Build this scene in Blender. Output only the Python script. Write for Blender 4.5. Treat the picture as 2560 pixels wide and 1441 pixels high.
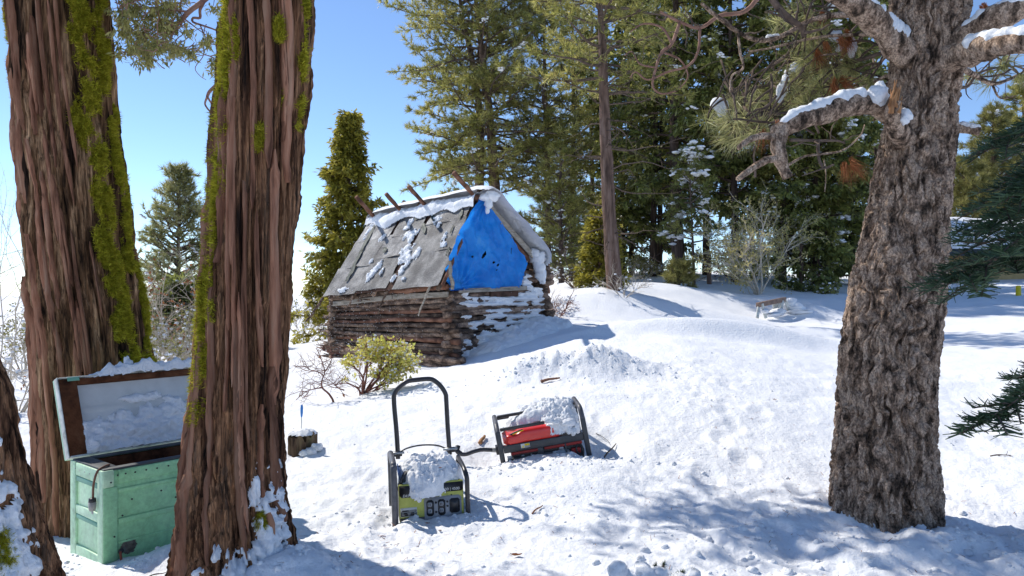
import bpy, math, random
import numpy as np
from mathutils import Vector, Matrix

for o in list(bpy.data.objects):
    bpy.data.objects.remove(o, do_unlink=True)
scene = bpy.context.scene
COL = scene.collection

# ------------------------------------------------------------------ camera, sky, sun, exposure
EYE = 1.6            # eye height over the snow in front of the camera
FPX = 1900.0         # focal length in pixels of the 2560 px wide photograph
cam_data = bpy.data.cameras.new('camera')
cam_data.sensor_width = 36.0
cam_data.lens = 36.0 * FPX / 2560.0
cam_data.clip_end = 3000.0
cam_data.clip_start = 0.05
cam = bpy.data.objects.new('camera', cam_data)
cam.location = (0, 0, EYE)
cam.rotation_euler = (math.radians(90), 0, 0)
COL.objects.link(cam)
scene.camera = cam

SUN_EL = math.radians(47)
SUN_AZ = math.radians(-54)      # clockwise from +Y: behind the scene, to the left
world = bpy.data.worlds.new('World')
scene.world = world
world.use_nodes = True
wn = world.node_tree
wn.nodes.clear()
sky = wn.nodes.new('ShaderNodeTexSky')
sky.sky_type = 'NISHITA'
sky.sun_disc = False
sky.sun_elevation = SUN_EL
sky.sun_rotation = SUN_AZ
sky.altitude = 1500
sky.air_density = 0.85
sky.dust_density = 0.0
sky.ozone_density = 4.0
bgn = wn.nodes.new('ShaderNodeBackground')
bgn.inputs['Strength'].default_value = 0.135
wo = wn.nodes.new('ShaderNodeOutputWorld')
wn.links.new(sky.outputs[0], bgn.inputs['Color'])
wn.links.new(bgn.outputs[0], wo.inputs['Surface'])

sun_data = bpy.data.lights.new('sun', 'SUN')
sun_data.energy = 3.35
sun_data.angle = math.radians(0.55)
sun_data.color = (1.0, 0.94, 0.84)
sun = bpy.data.objects.new('sun', sun_data)
SDIR = Vector((math.sin(SUN_AZ) * math.cos(SUN_EL), math.cos(SUN_AZ) * math.cos(SUN_EL), math.sin(SUN_EL)))
sun.rotation_euler = SDIR.to_track_quat('Z', 'Y').to_euler()
COL.objects.link(sun)

scene.view_settings.view_transform = 'Standard'
scene.view_settings.look = 'None'
scene.view_settings.exposure = 0.54
scene.view_settings.gamma = 1.0
scene.view_settings.use_curve_mapping = False
try:
    scene.cycles.max_bounces = 6
    scene.cycles.diffuse_bounces = 4
    scene.cycles.transmission_bounces = 3
    scene.cycles.transparent_max_bounces = 4
except Exception:
    pass

# ------------------------------------------------------------------ noise
_rs = np.random.RandomState(7)
_perm = np.concatenate([_rs.permutation(256)] * 3).astype(np.int64)
_g = _rs.normal(size=(256, 3))
_g /= np.linalg.norm(_g, axis=1)[:, None]

def noise3(p):
    p = np.asarray(p, dtype=np.float64)
    i = np.floor(p).astype(np.int64)
    f = p - i
    i &= 255
    u = f * f * f * (f * (f * 6 - 15) + 10)
    out = 0
    for dx in (0, 1):
        wx = u[..., 0] if dx else 1 - u[..., 0]
        for dy in (0, 1):
            wy = u[..., 1] if dy else 1 - u[..., 1]
            a = _perm[_perm[i[..., 0] + dx] + i[..., 1] + dy]
            for dz in (0, 1):
                wz = u[..., 2] if dz else 1 - u[..., 2]
                g = _g[_perm[a + i[..., 2] + dz]]
                d = g[..., 0] * (f[..., 0] - dx) + g[..., 1] * (f[..., 1] - dy) + g[..., 2] * (f[..., 2] - dz)
                out = out + wx * wy * wz * d
    return out * 1.4

def fbm(p, octaves=4, gain=0.5, lac=2.03):
    p = np.asarray(p, dtype=np.float64)
    a, s, out = 1.0, 1.0, 0
    for k in range(octaves):
        out = out + a * noise3(p * s + 17.3 * k)
        a *= gain
        s *= lac
    return out

def n2(x, y, f, k=0.0, octaves=3, gain=0.5):
    return fbm(np.stack([x * f, y * f, np.full_like(x, k)], -1), octaves, gain)

def sstep(a, b, x):
    t = np.clip((x - a) / (b - a), 0, 1)
    return t * t * (3 - 2 * t)

# ------------------------------------------------------------------ mesh helpers
def np3(v):
    return np.array([v[0], v[1], v[2]], dtype=np.float64)

def nrm(v):
    return v / (np.linalg.norm(v, axis=-1, keepdims=True) + 1e-12)

class MB:
    """collects vertices, quads and triangles and links them as one mesh object"""
    def __init__(self):
        self.V, self.Q, self.T, self.n = [], [], [], 0
    def add(self, v, q=None, t=None):
        v = np.asarray(v, dtype=np.float64).reshape(-1, 3)
        if q is not None and len(q):
            self.Q.append(np.asarray(q, dtype=np.int64).reshape(-1, 4) + self.n)
        if t is not None and len(t):
            self.T.append(np.asarray(t, dtype=np.int64).reshape(-1, 3) + self.n)
        self.V.append(v)
        self.n += len(v)
        return self
    def grid(self, g, wrap_u=False, keep=None):
        """g: (rows, cols, 3)"""
        r, c = g.shape[:2]
        idx = np.arange(r * c).reshape(r, c)
        if wrap_u:
            idx = np.concatenate([idx, idx[:, :1]], 1)
        q = np.stack([idx[:-1, :-1], idx[:-1, 1:], idx[1:, 1:], idx[1:, :-1]], -1).reshape(-1, 4)
        if keep is not None:
            q = q[keep.reshape(-1)]
            used = np.unique(q)
            rem = np.full(r * c, -1)
            rem[used] = np.arange(len(used))
            return self.add(g.reshape(-1, 3)[used], rem[q])
        return self.add(g.reshape(-1, 3), q)
    def pbox(self, o, a, b, c):
        """parallelepiped from corner o with edge vectors a, b, c"""
        o, a, b, c = (np.asarray(x, dtype=np.float64) for x in (o, a, b, c))
        if np.dot(np.cross(a, b), c) < 0:
            a, b = b, a
        v = [o, o + a, o + a + b, o + b, o + c, o + a + c, o + a + b + c, o + b + c]
        q = [(0, 3, 2, 1), (4, 5, 6, 7), (0, 1, 5, 4), (1, 2, 6, 5), (2, 3, 7, 6), (3, 0, 4, 7)]
        return self.add(v, q)
    def bar(self, p0, p1, w, h, up=(0, 0, 1)):
        p0, p1, up = np3(p0), np3(p1), np3(up)
        d = p1 - p0
        s = nrm(np.cross(d, up))
        u = nrm(np.cross(s, d))
        return self.pbox(p0 - s * w / 2 - u * h / 2, s * w, d, u * h)
    def tube(self, pts, rad, sides=8, cap=True, lump=0.0, seed=0):
        pts = np.asarray([np3(p) for p in pts])
        n = len(pts)
        rad = np.broadcast_to(np.asarray(rad, dtype=np.float64), (n,)) if np.ndim(rad) == 0 else np.asarray(rad, dtype=np.float64)
        tan = np.gradient(pts, axis=0)
        tan = nrm(tan)
        ref = np.array([0, 0, 1.0]) if abs(tan[0][2]) < 0.9 else np.array([1.0, 0, 0])
        a = nrm(np.cross(tan[0], ref))
        fr = []
        for i in range(n):
            a = a - tan[i] * np.dot(a, tan[i])
            a = a / (np.linalg.norm(a) + 1e-12)
            fr.append(a)
        fr = np.asarray(fr)
        bi = np.cross(tan, fr)
        th = np.arange(sides) * 2 * math.pi / sides
        ring = pts[:, None, :] + rad[:, None, None] * (np.cos(th)[None, :, None] * fr[:, None, :] + np.sin(th)[None, :, None] * bi[:, None, :])
        if lump:
            nn = fbm(ring * (0.6 / max(rad.max(), 1e-4)) * np.array([1, 1, 1]) + seed * 3.7, 3)
            ring = ring + (ring - pts[:, None, :]) * (lump * nn)[..., None]
        self.grid(ring, wrap_u=True)
        if cap:
            base = self.n - n * sides
            c0 = self.n
            self.add([pts[0], pts[-1]])
            k = np.arange(sides)
            k2 = (k + 1) % sides
            self.T.append(np.stack([np.full(sides, c0), base + k, base + k2], -1)[:, ::-1])
            e = base + (n - 1) * sides
            self.T.append(np.stack([np.full(sides, c0 + 1), e + k, e + k2], -1))
        return self
    def build(self, name, mat, parent=None, smooth=False, bevel=0.0):
        me = bpy.data.meshes.new(name)
        V = np.concatenate(self.V) if self.V else np.zeros((0, 3))
        Q = np.concatenate(self.Q) if self.Q else np.zeros((0, 4), dtype=np.int64)
        T = np.concatenate(self.T) if self.T else np.zeros((0, 3), dtype=np.int64)
        me.vertices.add(len(V))
        me.vertices.foreach_set('co', V.astype(np.float32).ravel())
        loops = np.concatenate([Q.ravel(), T.ravel()]).astype(np.int32)
        me.loops.add(len(loops))
        me.loops.foreach_set('vertex_index', loops)
        ls = np.concatenate([np.arange(len(Q)) * 4, len(Q) * 4 + np.arange(len(T)) * 3]).astype(np.int32)
        me.polygons.add(len(ls))
        me.polygons.foreach_set('loop_start', ls)
        me.update(calc_edges=True)
        me.validate()
        if smooth:
            me.polygons.foreach_set('use_smooth', np.ones(len(me.polygons), dtype=bool))
        if mat is not None:
            me.materials.append(mat)
        ob = bpy.data.objects.new(name, me)
        COL.objects.link(ob)
        if parent is not None:
            ob.parent = parent
            root = parent
            off = Vector(parent.location)
            while root.parent is not None:
                root = root.parent
                off += Vector(root.location)
            me.transform(Matrix.Translation(-off))
        if bevel:
            m = ob.modifiers.new('bevel', 'BEVEL')
            m.width = bevel
            m.segments = 2
            m.limit_method = 'ANGLE'
        return ob

def tag(o, label=None, cat=None, group=None, kind=None):
    if label: o['label'] = label
    if cat: o['category'] = cat
    if group: o['group'] = group
    if kind: o['kind'] = kind
    return o

def thing(name, label, cat, loc=(0, 0, 0), group=None):
    o = bpy.data.objects.new(name, None)
    o.empty_display_size = 0.1
    o.location = loc
    COL.objects.link(o)
    return tag(o, label, cat, group)

def copy_thing(root, loc, rz=0.0, scale=1.0, label=None, group=None):
    r = root.copy()
    COL.objects.link(r)
    r.location = loc
    r.rotation_euler = (0, 0, rz)
    r.scale = (scale, scale, scale)
    if label: r['label'] = label
    if group: r['group'] = group
    for ch in list(root.children):
        c = ch.copy()
        COL.objects.link(c)
        c.parent = r
        for g in list(ch.children):
            d = g.copy()
            COL.objects.link(d)
            d.parent = c
    return r

def at(px, py, depth):
    """the place in the world that shows at (px, py) of the photograph, `depth` metres ahead"""
    return np.array([(px - 1280) / FPX * depth, depth, EYE + (720.5 - py) / FPX * depth])

def bez(pts, n=24):
    """smooth (Catmull-Rom) curve through pts"""
    P = np.asarray([np3(p) for p in pts])
    P = np.concatenate([[2 * P[0] - P[1]], P, [2 * P[-1] - P[-2]]])
    segs = len(P) - 3
    out = []
    for k in np.linspace(0, segs - 1e-6, n):
        i = int(k); t = k - i
        a, b, c, d = P[i], P[i + 1], P[i + 2], P[i + 3]
        out.append(0.5 * ((2 * b) + (-a + c) * t + (2 * a - 5 * b + 4 * c - d) * t * t + (-a + 3 * b - 3 * c + d) * t ** 3))
    return np.asarray(out)

def taper(n, r0, r1, p=1.0):
    return r0 + (r1 - r0) * np.linspace(0, 1, n) ** p

# ------------------------------------------------------------------ materials
def new_mat(name):
    m = bpy.data.materials.new(name)
    m.use_nodes = True
    nt = m.node_tree
    nt.nodes.clear()
    out = nt.nodes.new('ShaderNodeOutputMaterial')
    b = nt.nodes.new('ShaderNodeBsdfPrincipled')
    nt.links.new(b.outputs[0], out.inputs['Surface'])
    return m, nt, b, out

def mk(name, cols, rough=0.7, scale=8.0, stretch=(1, 1, 1), bump=0.0, bscale=None, bstretch=None, detail=5.0, metallic=0.0,
       spec=0.4, island=0.0, translucent=0.0, ramp=None, coat=0.0, island_hue=0.0, objvar=0.0, grain=None):
    """procedural material: a ramp over stretched noise, an optional fine bump, optional variation from piece to piece"""
    m, nt, b, out = new_mat(name)
    L = nt.links.new
    b.inputs['Roughness'].default_value = rough
    b.inputs['Metallic'].default_value = metallic
    b.inputs['Specular IOR Level'].default_value = spec
    b.inputs['Coat Weight'].default_value = coat
    tc = nt.nodes.new('ShaderNodeTexCoord')
    mp = nt.nodes.new('ShaderNodeMapping')
    mp.inputs['Scale'].default_value = stretch
    L(tc.outputs['Object'], mp.inputs['Vector'])
    nz = nt.nodes.new('ShaderNodeTexNoise')
    nz.inputs['Scale'].default_value = scale
    nz.inputs['Detail'].default_value = detail
    nz.inputs['Roughness'].default_value = 0.62
    L(mp.outputs[0], nz.inputs['Vector'])
    cr = nt.nodes.new('ShaderNodeValToRGB')
    el = cr.color_ramp.elements
    k = len(cols)
    pos = ramp or [0.32 + 0.36 * i / max(k - 1, 1) for i in range(k)]
    while len(el) < k:
        el.new(0.5)
    for i in range(k):
        el[i].position = pos[i]
        el[i].color = (*cols[i], 1)
    if k == 1:
        el[1].color = (*cols[0], 1)
    L(nz.outputs['Fac'], cr.inputs['Fac'])
    colsock = cr.outputs['Color']
    if grain:                      # a second, finer noise that multiplies the colour
        mg = nt.nodes.new('ShaderNodeMapping'); mg.inputs['Scale'].default_value = grain[2]
        ng = nt.nodes.new('ShaderNodeTexNoise'); ng.inputs['Scale'].default_value = grain[0]; ng.inputs['Detail'].default_value = 4; ng.inputs['Roughness'].default_value = 0.7
        L(tc.outputs['Object'], mg.inputs['Vector']); L(mg.outputs[0], ng.inputs['Vector'])
        rg = nt.nodes.new('ShaderNodeMapRange'); rg.inputs['From Min'].default_value = 0.36; rg.inputs['From Max'].default_value = 0.64
        rg.inputs['To Min'].default_value = 1 - grain[1]; rg.inputs['To Max'].default_value = 1 + grain[1]
        hg = nt.nodes.new('ShaderNodeHueSaturation')
        L(ng.outputs['Fac'], rg.inputs['Value']); L(rg.outputs[0], hg.inputs['Value']); L(colsock, hg.inputs['Color'])
        colsock = hg.outputs[0]
    if island:
        geo = nt.nodes.new('ShaderNodeNewGeometry')
        hs = nt.nodes.new('ShaderNodeHueSaturation')
        mr = nt.nodes.new('ShaderNodeMapRange')
        mr.inputs['To Min'].default_value = 1 - island
        mr.inputs['To Max'].default_value = 1 + island
        L(geo.outputs['Random Per Island'], mr.inputs['Value'])
        L(mr.outputs[0], hs.inputs['Value'])
        if island_hue:
            mh = nt.nodes.new('ShaderNodeMapRange')
            mul = nt.nodes.new('ShaderNodeMath'); mul.operation = 'MULTIPLY'; mul.inputs[1].default_value = 7.31
            fr = nt.nodes.new('ShaderNodeMath'); fr.operation = 'FRACT'
            L(geo.outputs['Random Per Island'], mul.inputs[0]); L(mul.outputs[0], fr.inputs[0])
            mh.inputs['To Min'].default_value = 0.5 - island_hue
            mh.inputs['To Max'].default_value = 0.5 + island_hue
            L(fr.outputs[0], mh.inputs['Value'])
            L(mh.outputs[0], hs.inputs['Hue'])
        L(colsock, hs.inputs['Color'])
        colsock = hs.outputs[0]
    if objvar:
        oi = nt.nodes.new('ShaderNodeObjectInfo')
        ho = nt.nodes.new('ShaderNodeHueSaturation')
        mo = nt.nodes.new('ShaderNodeMapRange')
        mo.inputs['To Min'].default_value = 1 - objvar
        mo.inputs['To Max'].default_value = 1 + objvar
        L(oi.outputs['Random'], mo.inputs['Value'])
        L(mo.outputs[0], ho.inputs['Value'])
        L(colsock, ho.inputs['Color'])
        colsock = ho.outputs[0]
    L(colsock, b.inputs['Base Color'])
    if bump:
        mp2 = nt.nodes.new('ShaderNodeMapping')
        mp2.inputs['Scale'].default_value = bstretch or stretch
        L(tc.outputs['Object'], mp2.inputs['Vector'])
        nb = nt.nodes.new('ShaderNodeTexNoise')
        nb.inputs['Scale'].default_value = bscale or scale * 3
        nb.inputs['Detail'].default_value = 6
        nb.inputs['Roughness'].default_value = 0.65
        L(mp2.outputs[0], nb.inputs['Vector'])
        bp = nt.nodes.new('ShaderNodeBump')
        bp.inputs['Strength'].default_value = 1.0
        bp.inputs['Distance'].default_value = bump
        L(nb.outputs['Fac'], bp.inputs['Height'])
        L(bp.outputs[0], b.inputs['Normal'])
    if translucent:
        tr = nt.nodes.new('ShaderNodeBsdfTranslucent')
        L(colsock, tr.inputs['Color'])
        mx = nt.nodes.new('ShaderNodeMixShader')
        mx.inputs[0].default_value = translucent
        L(b.outputs[0], mx.inputs[1]); L(tr.outputs[0], mx.inputs[2])
        L(mx.outputs[0], out.inputs['Surface'])
    return m

M = {}
M['snow'] = mk('snow_surface', [(0.80, 0.82, 0.86), (0.88, 0.89, 0.91)], rough=0.75, scale=3, bump=0.02, bscale=28, spec=0.25)
M['snow_ground'] = mk('snow_ground', [(0.80, 0.82, 0.86), (0.88, 0.89, 0.91)], rough=0.8, scale=2, bump=0.016, bscale=30, spec=0.2)
M['cedar_bark'] = mk('cedar_bark', [(0.02, 0.012, 0.009), (0.125, 0.06, 0.033), (0.35, 0.18, 0.095), (0.11, 0.07, 0.048)], rough=0.92, scale=10,
                     stretch=(1.6, 1.6, 0.12), bump=0.02, bscale=60, bstretch=(1.6, 1.6, 0.06), spec=0.12, ramp=[0.36, 0.46, 0.55, 0.64], grain=(42, 0.75, (1.6, 1.6, 0.06)))
M['cedar_bark_light'] = mk('cedar_bark_light', [(0.025, 0.014, 0.009), (0.18, 0.095, 0.048), (0.40, 0.24, 0.135)], rough=0.92, scale=8,
                     stretch=(1.5, 1.5, 0.12), bump=0.018, bscale=60, bstretch=(1.6, 1.6, 0.06), spec=0.12, ramp=[0.38, 0.5, 0.6], grain=(44, 0.7, (1.6, 1.6, 0.06)))
M['bark_strip'] = mk('bark_strip', [(0.10, 0.045, 0.028), (0.30, 0.14, 0.085), (0.38, 0.22, 0.145)], rough=0.9, scale=14,
                     stretch=(1.5, 1.5, 0.12), bump=0.004, bscale=90, spec=0.15, objvar=0.4)
M['pine_bark'] = mk('pine_bark', [(0.05, 0.036, 0.027), (0.25, 0.17, 0.122), (0.50, 0.365, 0.27), (0.33, 0.245, 0.19)], rough=0.95, scale=14,
                    stretch=(1.2, 1.2, 0.6), bump=0.022, bscale=55, bstretch=(1, 1, 0.7), spec=0.12, ramp=[0.36, 0.47, 0.56, 0.66], grain=(90, 0.6, (1, 1, 0.7)))
M['far_bark'] = mk('far_bark', [(0.06, 0.04, 0.033), (0.17, 0.11, 0.085), (0.27, 0.19, 0.155)], rough=0.95, scale=7, stretch=(1.5, 1.5, 0.25),
                   bump=0.03, bscale=16, spec=0.1)
M['dark_bark'] = mk('dark_bark', [(0.035, 0.025, 0.02), (0.10, 0.07, 0.058), (0.16, 0.115, 0.095)], rough=0.95, scale=7, stretch=(1.5, 1.5, 0.2),
                    bump=0.03, bscale=16, spec=0.1)
M['twig'] = mk('twig_bark', [(0.07, 0.05, 0.04), (0.17, 0.125, 0.10)], rough=0.9, scale=20, spec=0.15, island=0.3)
M['pink_limb'] = mk('pink_limb', [(0.20, 0.10, 0.075), (0.36, 0.21, 0.16)], rough=0.75, scale=12, spec=0.2)
M['red_twig'] = mk('red_twig', [(0.13, 0.05, 0.04), (0.24, 0.11, 0.08)], rough=0.8, scale=12, spec=0.2)
M['pale_twig'] = mk('pale_twig', [(0.42, 0.36, 0.28), (0.62, 0.55, 0.46)], rough=0.85, scale=12, spec=0.2)
M['moss'] = mk('moss', [(0.24, 0.23, 0.022), (0.42, 0.39, 0.035), (0.54, 0.49, 0.065)], rough=0.95, scale=22, spec=0.05, island=0.4, translucent=0.3, island_hue=0.015)
M['pine_needle'] = mk('pine_needle', [(0.15, 0.165, 0.04), (0.35, 0.33, 0.09), (0.54, 0.49, 0.18)], rough=0.4, scale=0.9, spec=0.6, island=0.5, translucent=0.55, island_hue=0.02)
M['pine_needle_pale'] = mk('pine_needle_pale', [(0.19, 0.20, 0.06), (0.34, 0.33, 0.13), (0.50, 0.47, 0.24)], rough=0.42, scale=1.5, spec=0.6, island=0.4, translucent=0.5, island_hue=0.02)
M['brown_needle'] = mk('brown_needle', [(0.22, 0.07, 0.025), (0.36, 0.14, 0.05)], rough=0.6, scale=6, spec=0.3, island=0.35, translucent=0.3)
M['dark_leaf'] = mk('dark_conifer_leaf', [(0.09, 0.115, 0.034), (0.24, 0.26, 0.07), (0.44, 0.40, 0.13)], rough=0.4, scale=1.0, spec=0.7, island=0.55, translucent=0.5)
M['yellow_leaf'] = mk('yellow_conifer_leaf', [(0.17, 0.16, 0.025), (0.34, 0.30, 0.045), (0.48, 0.42, 0.08)], rough=0.5, scale=1.6, spec=0.4, island=0.45, translucent=0.5)
M['olive_leaf'] = mk('olive_leaf', [(0.16, 0.155, 0.045), (0.30, 0.28, 0.09), (0.40, 0.36, 0.14)], rough=0.6, scale=3, spec=0.3, island=0.35, translucent=0.3)
M['lime_leaf'] = mk('lime_leaf', [(0.40, 0.37, 0.05), (0.62, 0.56, 0.12), (0.72, 0.66, 0.28)], rough=0.5, scale=6, spec=0.4, island=0.3, translucent=0.35, island_hue=0.02)
M['fir_needle'] = mk('fir_needle', [(0.02, 0.04, 0.016), (0.045, 0.08, 0.034), (0.085, 0.13, 0.06)], rough=0.5, scale=6, spec=0.4, island=0.4, translucent=0.15)
M['straw_leaf'] = mk('straw_leaf', [(0.36, 0.31, 0.10), (0.56, 0.48, 0.18), (0.66, 0.58, 0.28)], rough=0.6, scale=3, spec=0.3, island=0.3, translucent=0.45)
M['dry_leaf'] = mk('dry_leaf', [(0.20, 0.07, 0.03), (0.34, 0.15, 0.06)], rough=0.7, scale=8, spec=0.2, island=0.35, translucent=0.3)
M['log'] = mk('log_bark', [(0.03, 0.02, 0.016), (0.10, 0.066, 0.05), (0.29, 0.20, 0.145), (0.21, 0.17, 0.14)], rough=0.9, scale=5, stretch=(1, 1, 2.2),
              bump=0.012, bscale=26, spec=0.2, objvar=0.55, grain=(40, .5, (1, 1, 2)), ramp=[0.3, 0.45, 0.6, 0.72])
M['log_red'] = mk('log_red', [(0.07, 0.035, 0.026), (0.20, 0.095, 0.06), (0.30, 0.17, 0.12)], rough=0.9, scale=6, bump=0.010, bscale=30, spec=0.2)
M['old_board'] = mk('old_board', [(0.17, 0.15, 0.12), (0.33, 0.29, 0.24), (0.42, 0.38, 0.33)], rough=0.85, scale=6, stretch=(1, 1, 5), bump=0.004, bscale=40, spec=0.2)
M['brown_board'] = mk('brown_board', [(0.045, 0.025, 0.018), (0.13, 0.07, 0.05)], rough=0.9, scale=9, bump=0.004, bscale=40, spec=0.2)
M['roof_sheet'] = mk('roof_sheet', [(0.03, 0.03, 0.038), (0.09, 0.09, 0.098), (0.23, 0.225, 0.225), (0.38, 0.37, 0.36)], rough=0.5, scale=2.6, bump=0.02, bscale=48, spec=0.45, metallic=0.0, objvar=0.4, ramp=[0.34, 0.44, 0.54, 0.66], grain=(75, 0.5, (1, 1, 1)))
M['tarp'] = mk('blue_tarp', [(0.010, 0.22, 0.76), (0.012, 0.30, 0.90), (0.10, 0.43, 0.92)], rough=0.4, scale=3.5, bump=0.04, bscale=6, spec=0.35, translucent=0.25, ramp=[0.35, 0.6, 0.82])
M['tarp_scrap'] = mk('tarp_scrap', [(0.02, 0.035, 0.03), (0.09, 0.11, 0.10)], rough=0.6, scale=14, spec=0.3)
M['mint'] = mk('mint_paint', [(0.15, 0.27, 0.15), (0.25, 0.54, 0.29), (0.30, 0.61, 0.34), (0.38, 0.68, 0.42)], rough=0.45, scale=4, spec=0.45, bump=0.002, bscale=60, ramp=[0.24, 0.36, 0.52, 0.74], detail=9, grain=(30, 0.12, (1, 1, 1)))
M['mint_lit'] = mk('mint_paint_lit', [(0.26, 0.36, 0.24), (0.42, 0.64, 0.43), (0.54, 0.74, 0.54)], rough=0.48, scale=5, spec=0.45, ramp=[0.27, 0.4, 0.66], detail=9, grain=(26, 0.12, (1, 1, 1)))  # lighter copy of the mint, with the left side's light put into colour
M['mint_dark'] = mk('mint_paint_dark', [(0.13, 0.30, 0.23), (0.18, 0.42, 0.31)], rough=0.5, scale=6, spec=0.4)  # darker mint of the strips below the side ribs and the hinge plate
M['liner'] = mk('white_liner', [(0.52, 0.53, 0.52), (0.66, 0.67, 0.66)], rough=0.5, scale=5, spec=0.4)
M['white_metal'] = mk('white_metal', [(0.28, 0.29, 0.26), (0.55, 0.56, 0.52), (0.66, 0.67, 0.63)], rough=0.5, scale=14, spec=0.5)
M['foam'] = mk('brown_foam', [(0.035, 0.014, 0.008), (0.11, 0.042, 0.02), (0.16, 0.07, 0.035)], rough=0.95, scale=10, bump=0.006, bscale=50, spec=0.1)
M['grey_rubber'] = mk('grey_rubber', [(0.05, 0.055, 0.06), (0.10, 0.11, 0.115)], rough=0.6, scale=10, spec=0.3)
M['black'] = mk('black_paint', [(0.012, 0.012, 0.014), (0.03, 0.03, 0.034)], rough=0.4, scale=20, spec=0.5)
M['black_tube'] = mk('black_tube', [(0.016, 0.015, 0.018), (0.035, 0.032, 0.036)], rough=0.35, scale=14, spec=0.55, bump=0.0006, bscale=200)
M['grey_tube'] = mk('grey_frame', [(0.03, 0.032, 0.036), (0.055, 0.058, 0.064)], rough=0.45, scale=10, spec=0.5, bump=0.0005, bscale=200)
M['scuffed'] = mk('scuffed_tube', [(0.05, 0.05, 0.058), (0.12, 0.12, 0.135)], rough=0.45, scale=18, spec=0.5)
M['lime'] = mk('lime_panel', [(0.24, 0.25, 0.06), (0.39, 0.41, 0.085), (0.48, 0.50, 0.11)], rough=0.48, scale=16, spec=0.4, ramp=[.3, .42, .65], detail=8)
M['panel_grey'] = mk('panel_grey', [(0.27, 0.28, 0.30), (0.35, 0.36, 0.38)], rough=0.5, scale=9, spec=0.4)
M['red'] = mk('red_paint', [(0.60, 0.015, 0.012), (0.74, 0.03, 0.02)], rough=0.32, scale=5, spec=0.5, coat=0.3)
M['dark_red'] = mk('dark_red_paint', [(0.22, 0.012, 0.01), (0.36, 0.02, 0.016)], rough=0.45, scale=8, spec=0.4)
M['steel'] = mk('steel', [(0.25, 0.27, 0.29), (0.42, 0.44, 0.46)], rough=0.42, scale=12, spec=0.5, metallic=0.6)
M['blue'] = mk('blue_plastic', [(0.01, 0.17, 0.55), (0.03, 0.25, 0.68)], rough=0.35, scale=14, spec=0.5)
M['blue_label'] = mk('blue_label', [(0.08, 0.16, 0.38), (0.16, 0.26, 0.5)], rough=0.5, scale=30, spec=0.4)
M['white_print'] = mk('white_print', [(0.62, 0.63, 0.62)], rough=0.6, scale=4, spec=0.3)
M['pale_print'] = mk('pale_print', [(0.36, 0.37, 0.36)], rough=0.6, scale=4, spec=0.3)
M['yellow'] = mk('yellow_paint', [(0.72, 0.52, 0.01), (0.82, 0.62, 0.02)], rough=0.45, scale=6, spec=0.4)
M['cord_brown'] = mk('brown_cord', [(0.10, 0.045, 0.03), (0.17, 0.08, 0.05)], rough=0.55, scale=20, spec=0.35)
M['cord_red'] = mk('red_cord', [(0.22, 0.05, 0.025), (0.32, 0.09, 0.045)], rough=0.55, scale=20, spec=0.35)
M['plug'] = mk('grey_plug', [(0.28, 0.27, 0.25), (0.40, 0.39, 0.37)], rough=0.5, scale=20, spec=0.35)
M['tan_wall'] = mk('tan_wall', [(0.46, 0.32, 0.14), (0.54, 0.39, 0.19)], rough=0.8, scale=3, spec=0.2)
M['trim'] = mk('pale_trim', [(0.6, 0.6, 0.58), (0.7, 0.7, 0.68)], rough=0.7, scale=3, spec=0.2)
M['fascia'] = mk('dark_fascia', [(0.05, 0.07, 0.09), (0.09, 0.11, 0.13)], rough=0.7, scale=3, spec=0.2)
M['asphalt'] = mk('asphalt_grey', [(0.07, 0.065, 0.06), (0.12, 0.11, 0.10)], rough=0.9, scale=20, spec=0.2)
M['splinter'] = mk('splintered_wood', [(0.24, 0.11, 0.05), (0.42, 0.22, 0.10), (0.2, 0.1, 0.06)], rough=0.85, scale=14, stretch=(1, 1, 0.3), bump=0.008, bscale=40, spec=0.2)
M['inside_shade'] = mk('interior_shade', [(0.02, 0.013, 0.01), (0.045, 0.03, 0.024)], rough=0.95, scale=6, spec=0.1)  # near-black colour standing in for the shade inside the cabin
# ------------------------------------------------------------------ the snow-covered ground
_cp = []
def cpx(px, py, Y):
    p = at(px, py, Y); _cp.append(p)
def cp(x, y, z):
    _cp.append(np.array([x, y, z], dtype=float))
for a in [(1080, 1312, 5.1), (1170, 1250, 5.35), (1255, 1150, 6.3), (1480, 1112, 6.4), (755, 1125, 7.0), (905, 990, 9.5), (835, 1005, 9.2),
          (1135, 922, 12.0), (835, 890, 14.1), (760, 905, 14.5), (790, 850, 21.0), (730, 835, 30.0), (440, 905, 14.0), (60, 1080, 8.0), (140, 1325, 5.6),
          (240, 1412, 4.4), (1450, 940, 8.6), (1300, 1000, 7.8), (1700, 1000, 7.6), (1700, 1200, 5.8), (1500, 1441, 4.0), (1000, 1441, 4.15),
          (2200, 1300, 5.1), (2450, 1300, 5.2), (2000, 1000, 8.0), (2050, 890, 11.0), (1750, 850, 11.0), (1500, 838, 11.3), (1940, 792, 18.5), (1700, 800, 16.0),
          (1690, 712, 24.0), (1530, 728, 17.5), (1400, 745, 21.0), (2050, 712, 24.0), (2450, 742, 24.0), (2450, 900, 10.5), (2500, 1100, 7.2), (2530, 1280, 5.25),
          (1160, 905, 12.0), (1235, 868, 12.45), (1300, 830, 13.0), (1358, 806, 13.7), (1450, 815, 14.5), (1250, 700, 40.0), (1900, 690, 42.0), (2500, 700, 45.0),
          (780, 1441, 3.9), (2300, 1400, 4.5)]:
    cpx(*a)
for a in [(0, 0, 0), (0, 2, 0.02), (-2.5, 3.0, 0.1), (3, 2, 0.0), (-3, -3, 0), (4, -4, 0), (-8, 5, 0.1), (-10, 12, 0.0), (-20, 25, -2.0), (-30, 50, -6.0),
          (9, 5, 0.5), (12, 10, 1.0), (20, 22, 1.7), (-12, 60, -2.0), (-12, -10, 0), (12, -10, 0.4)]:
    cp(*a)
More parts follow.
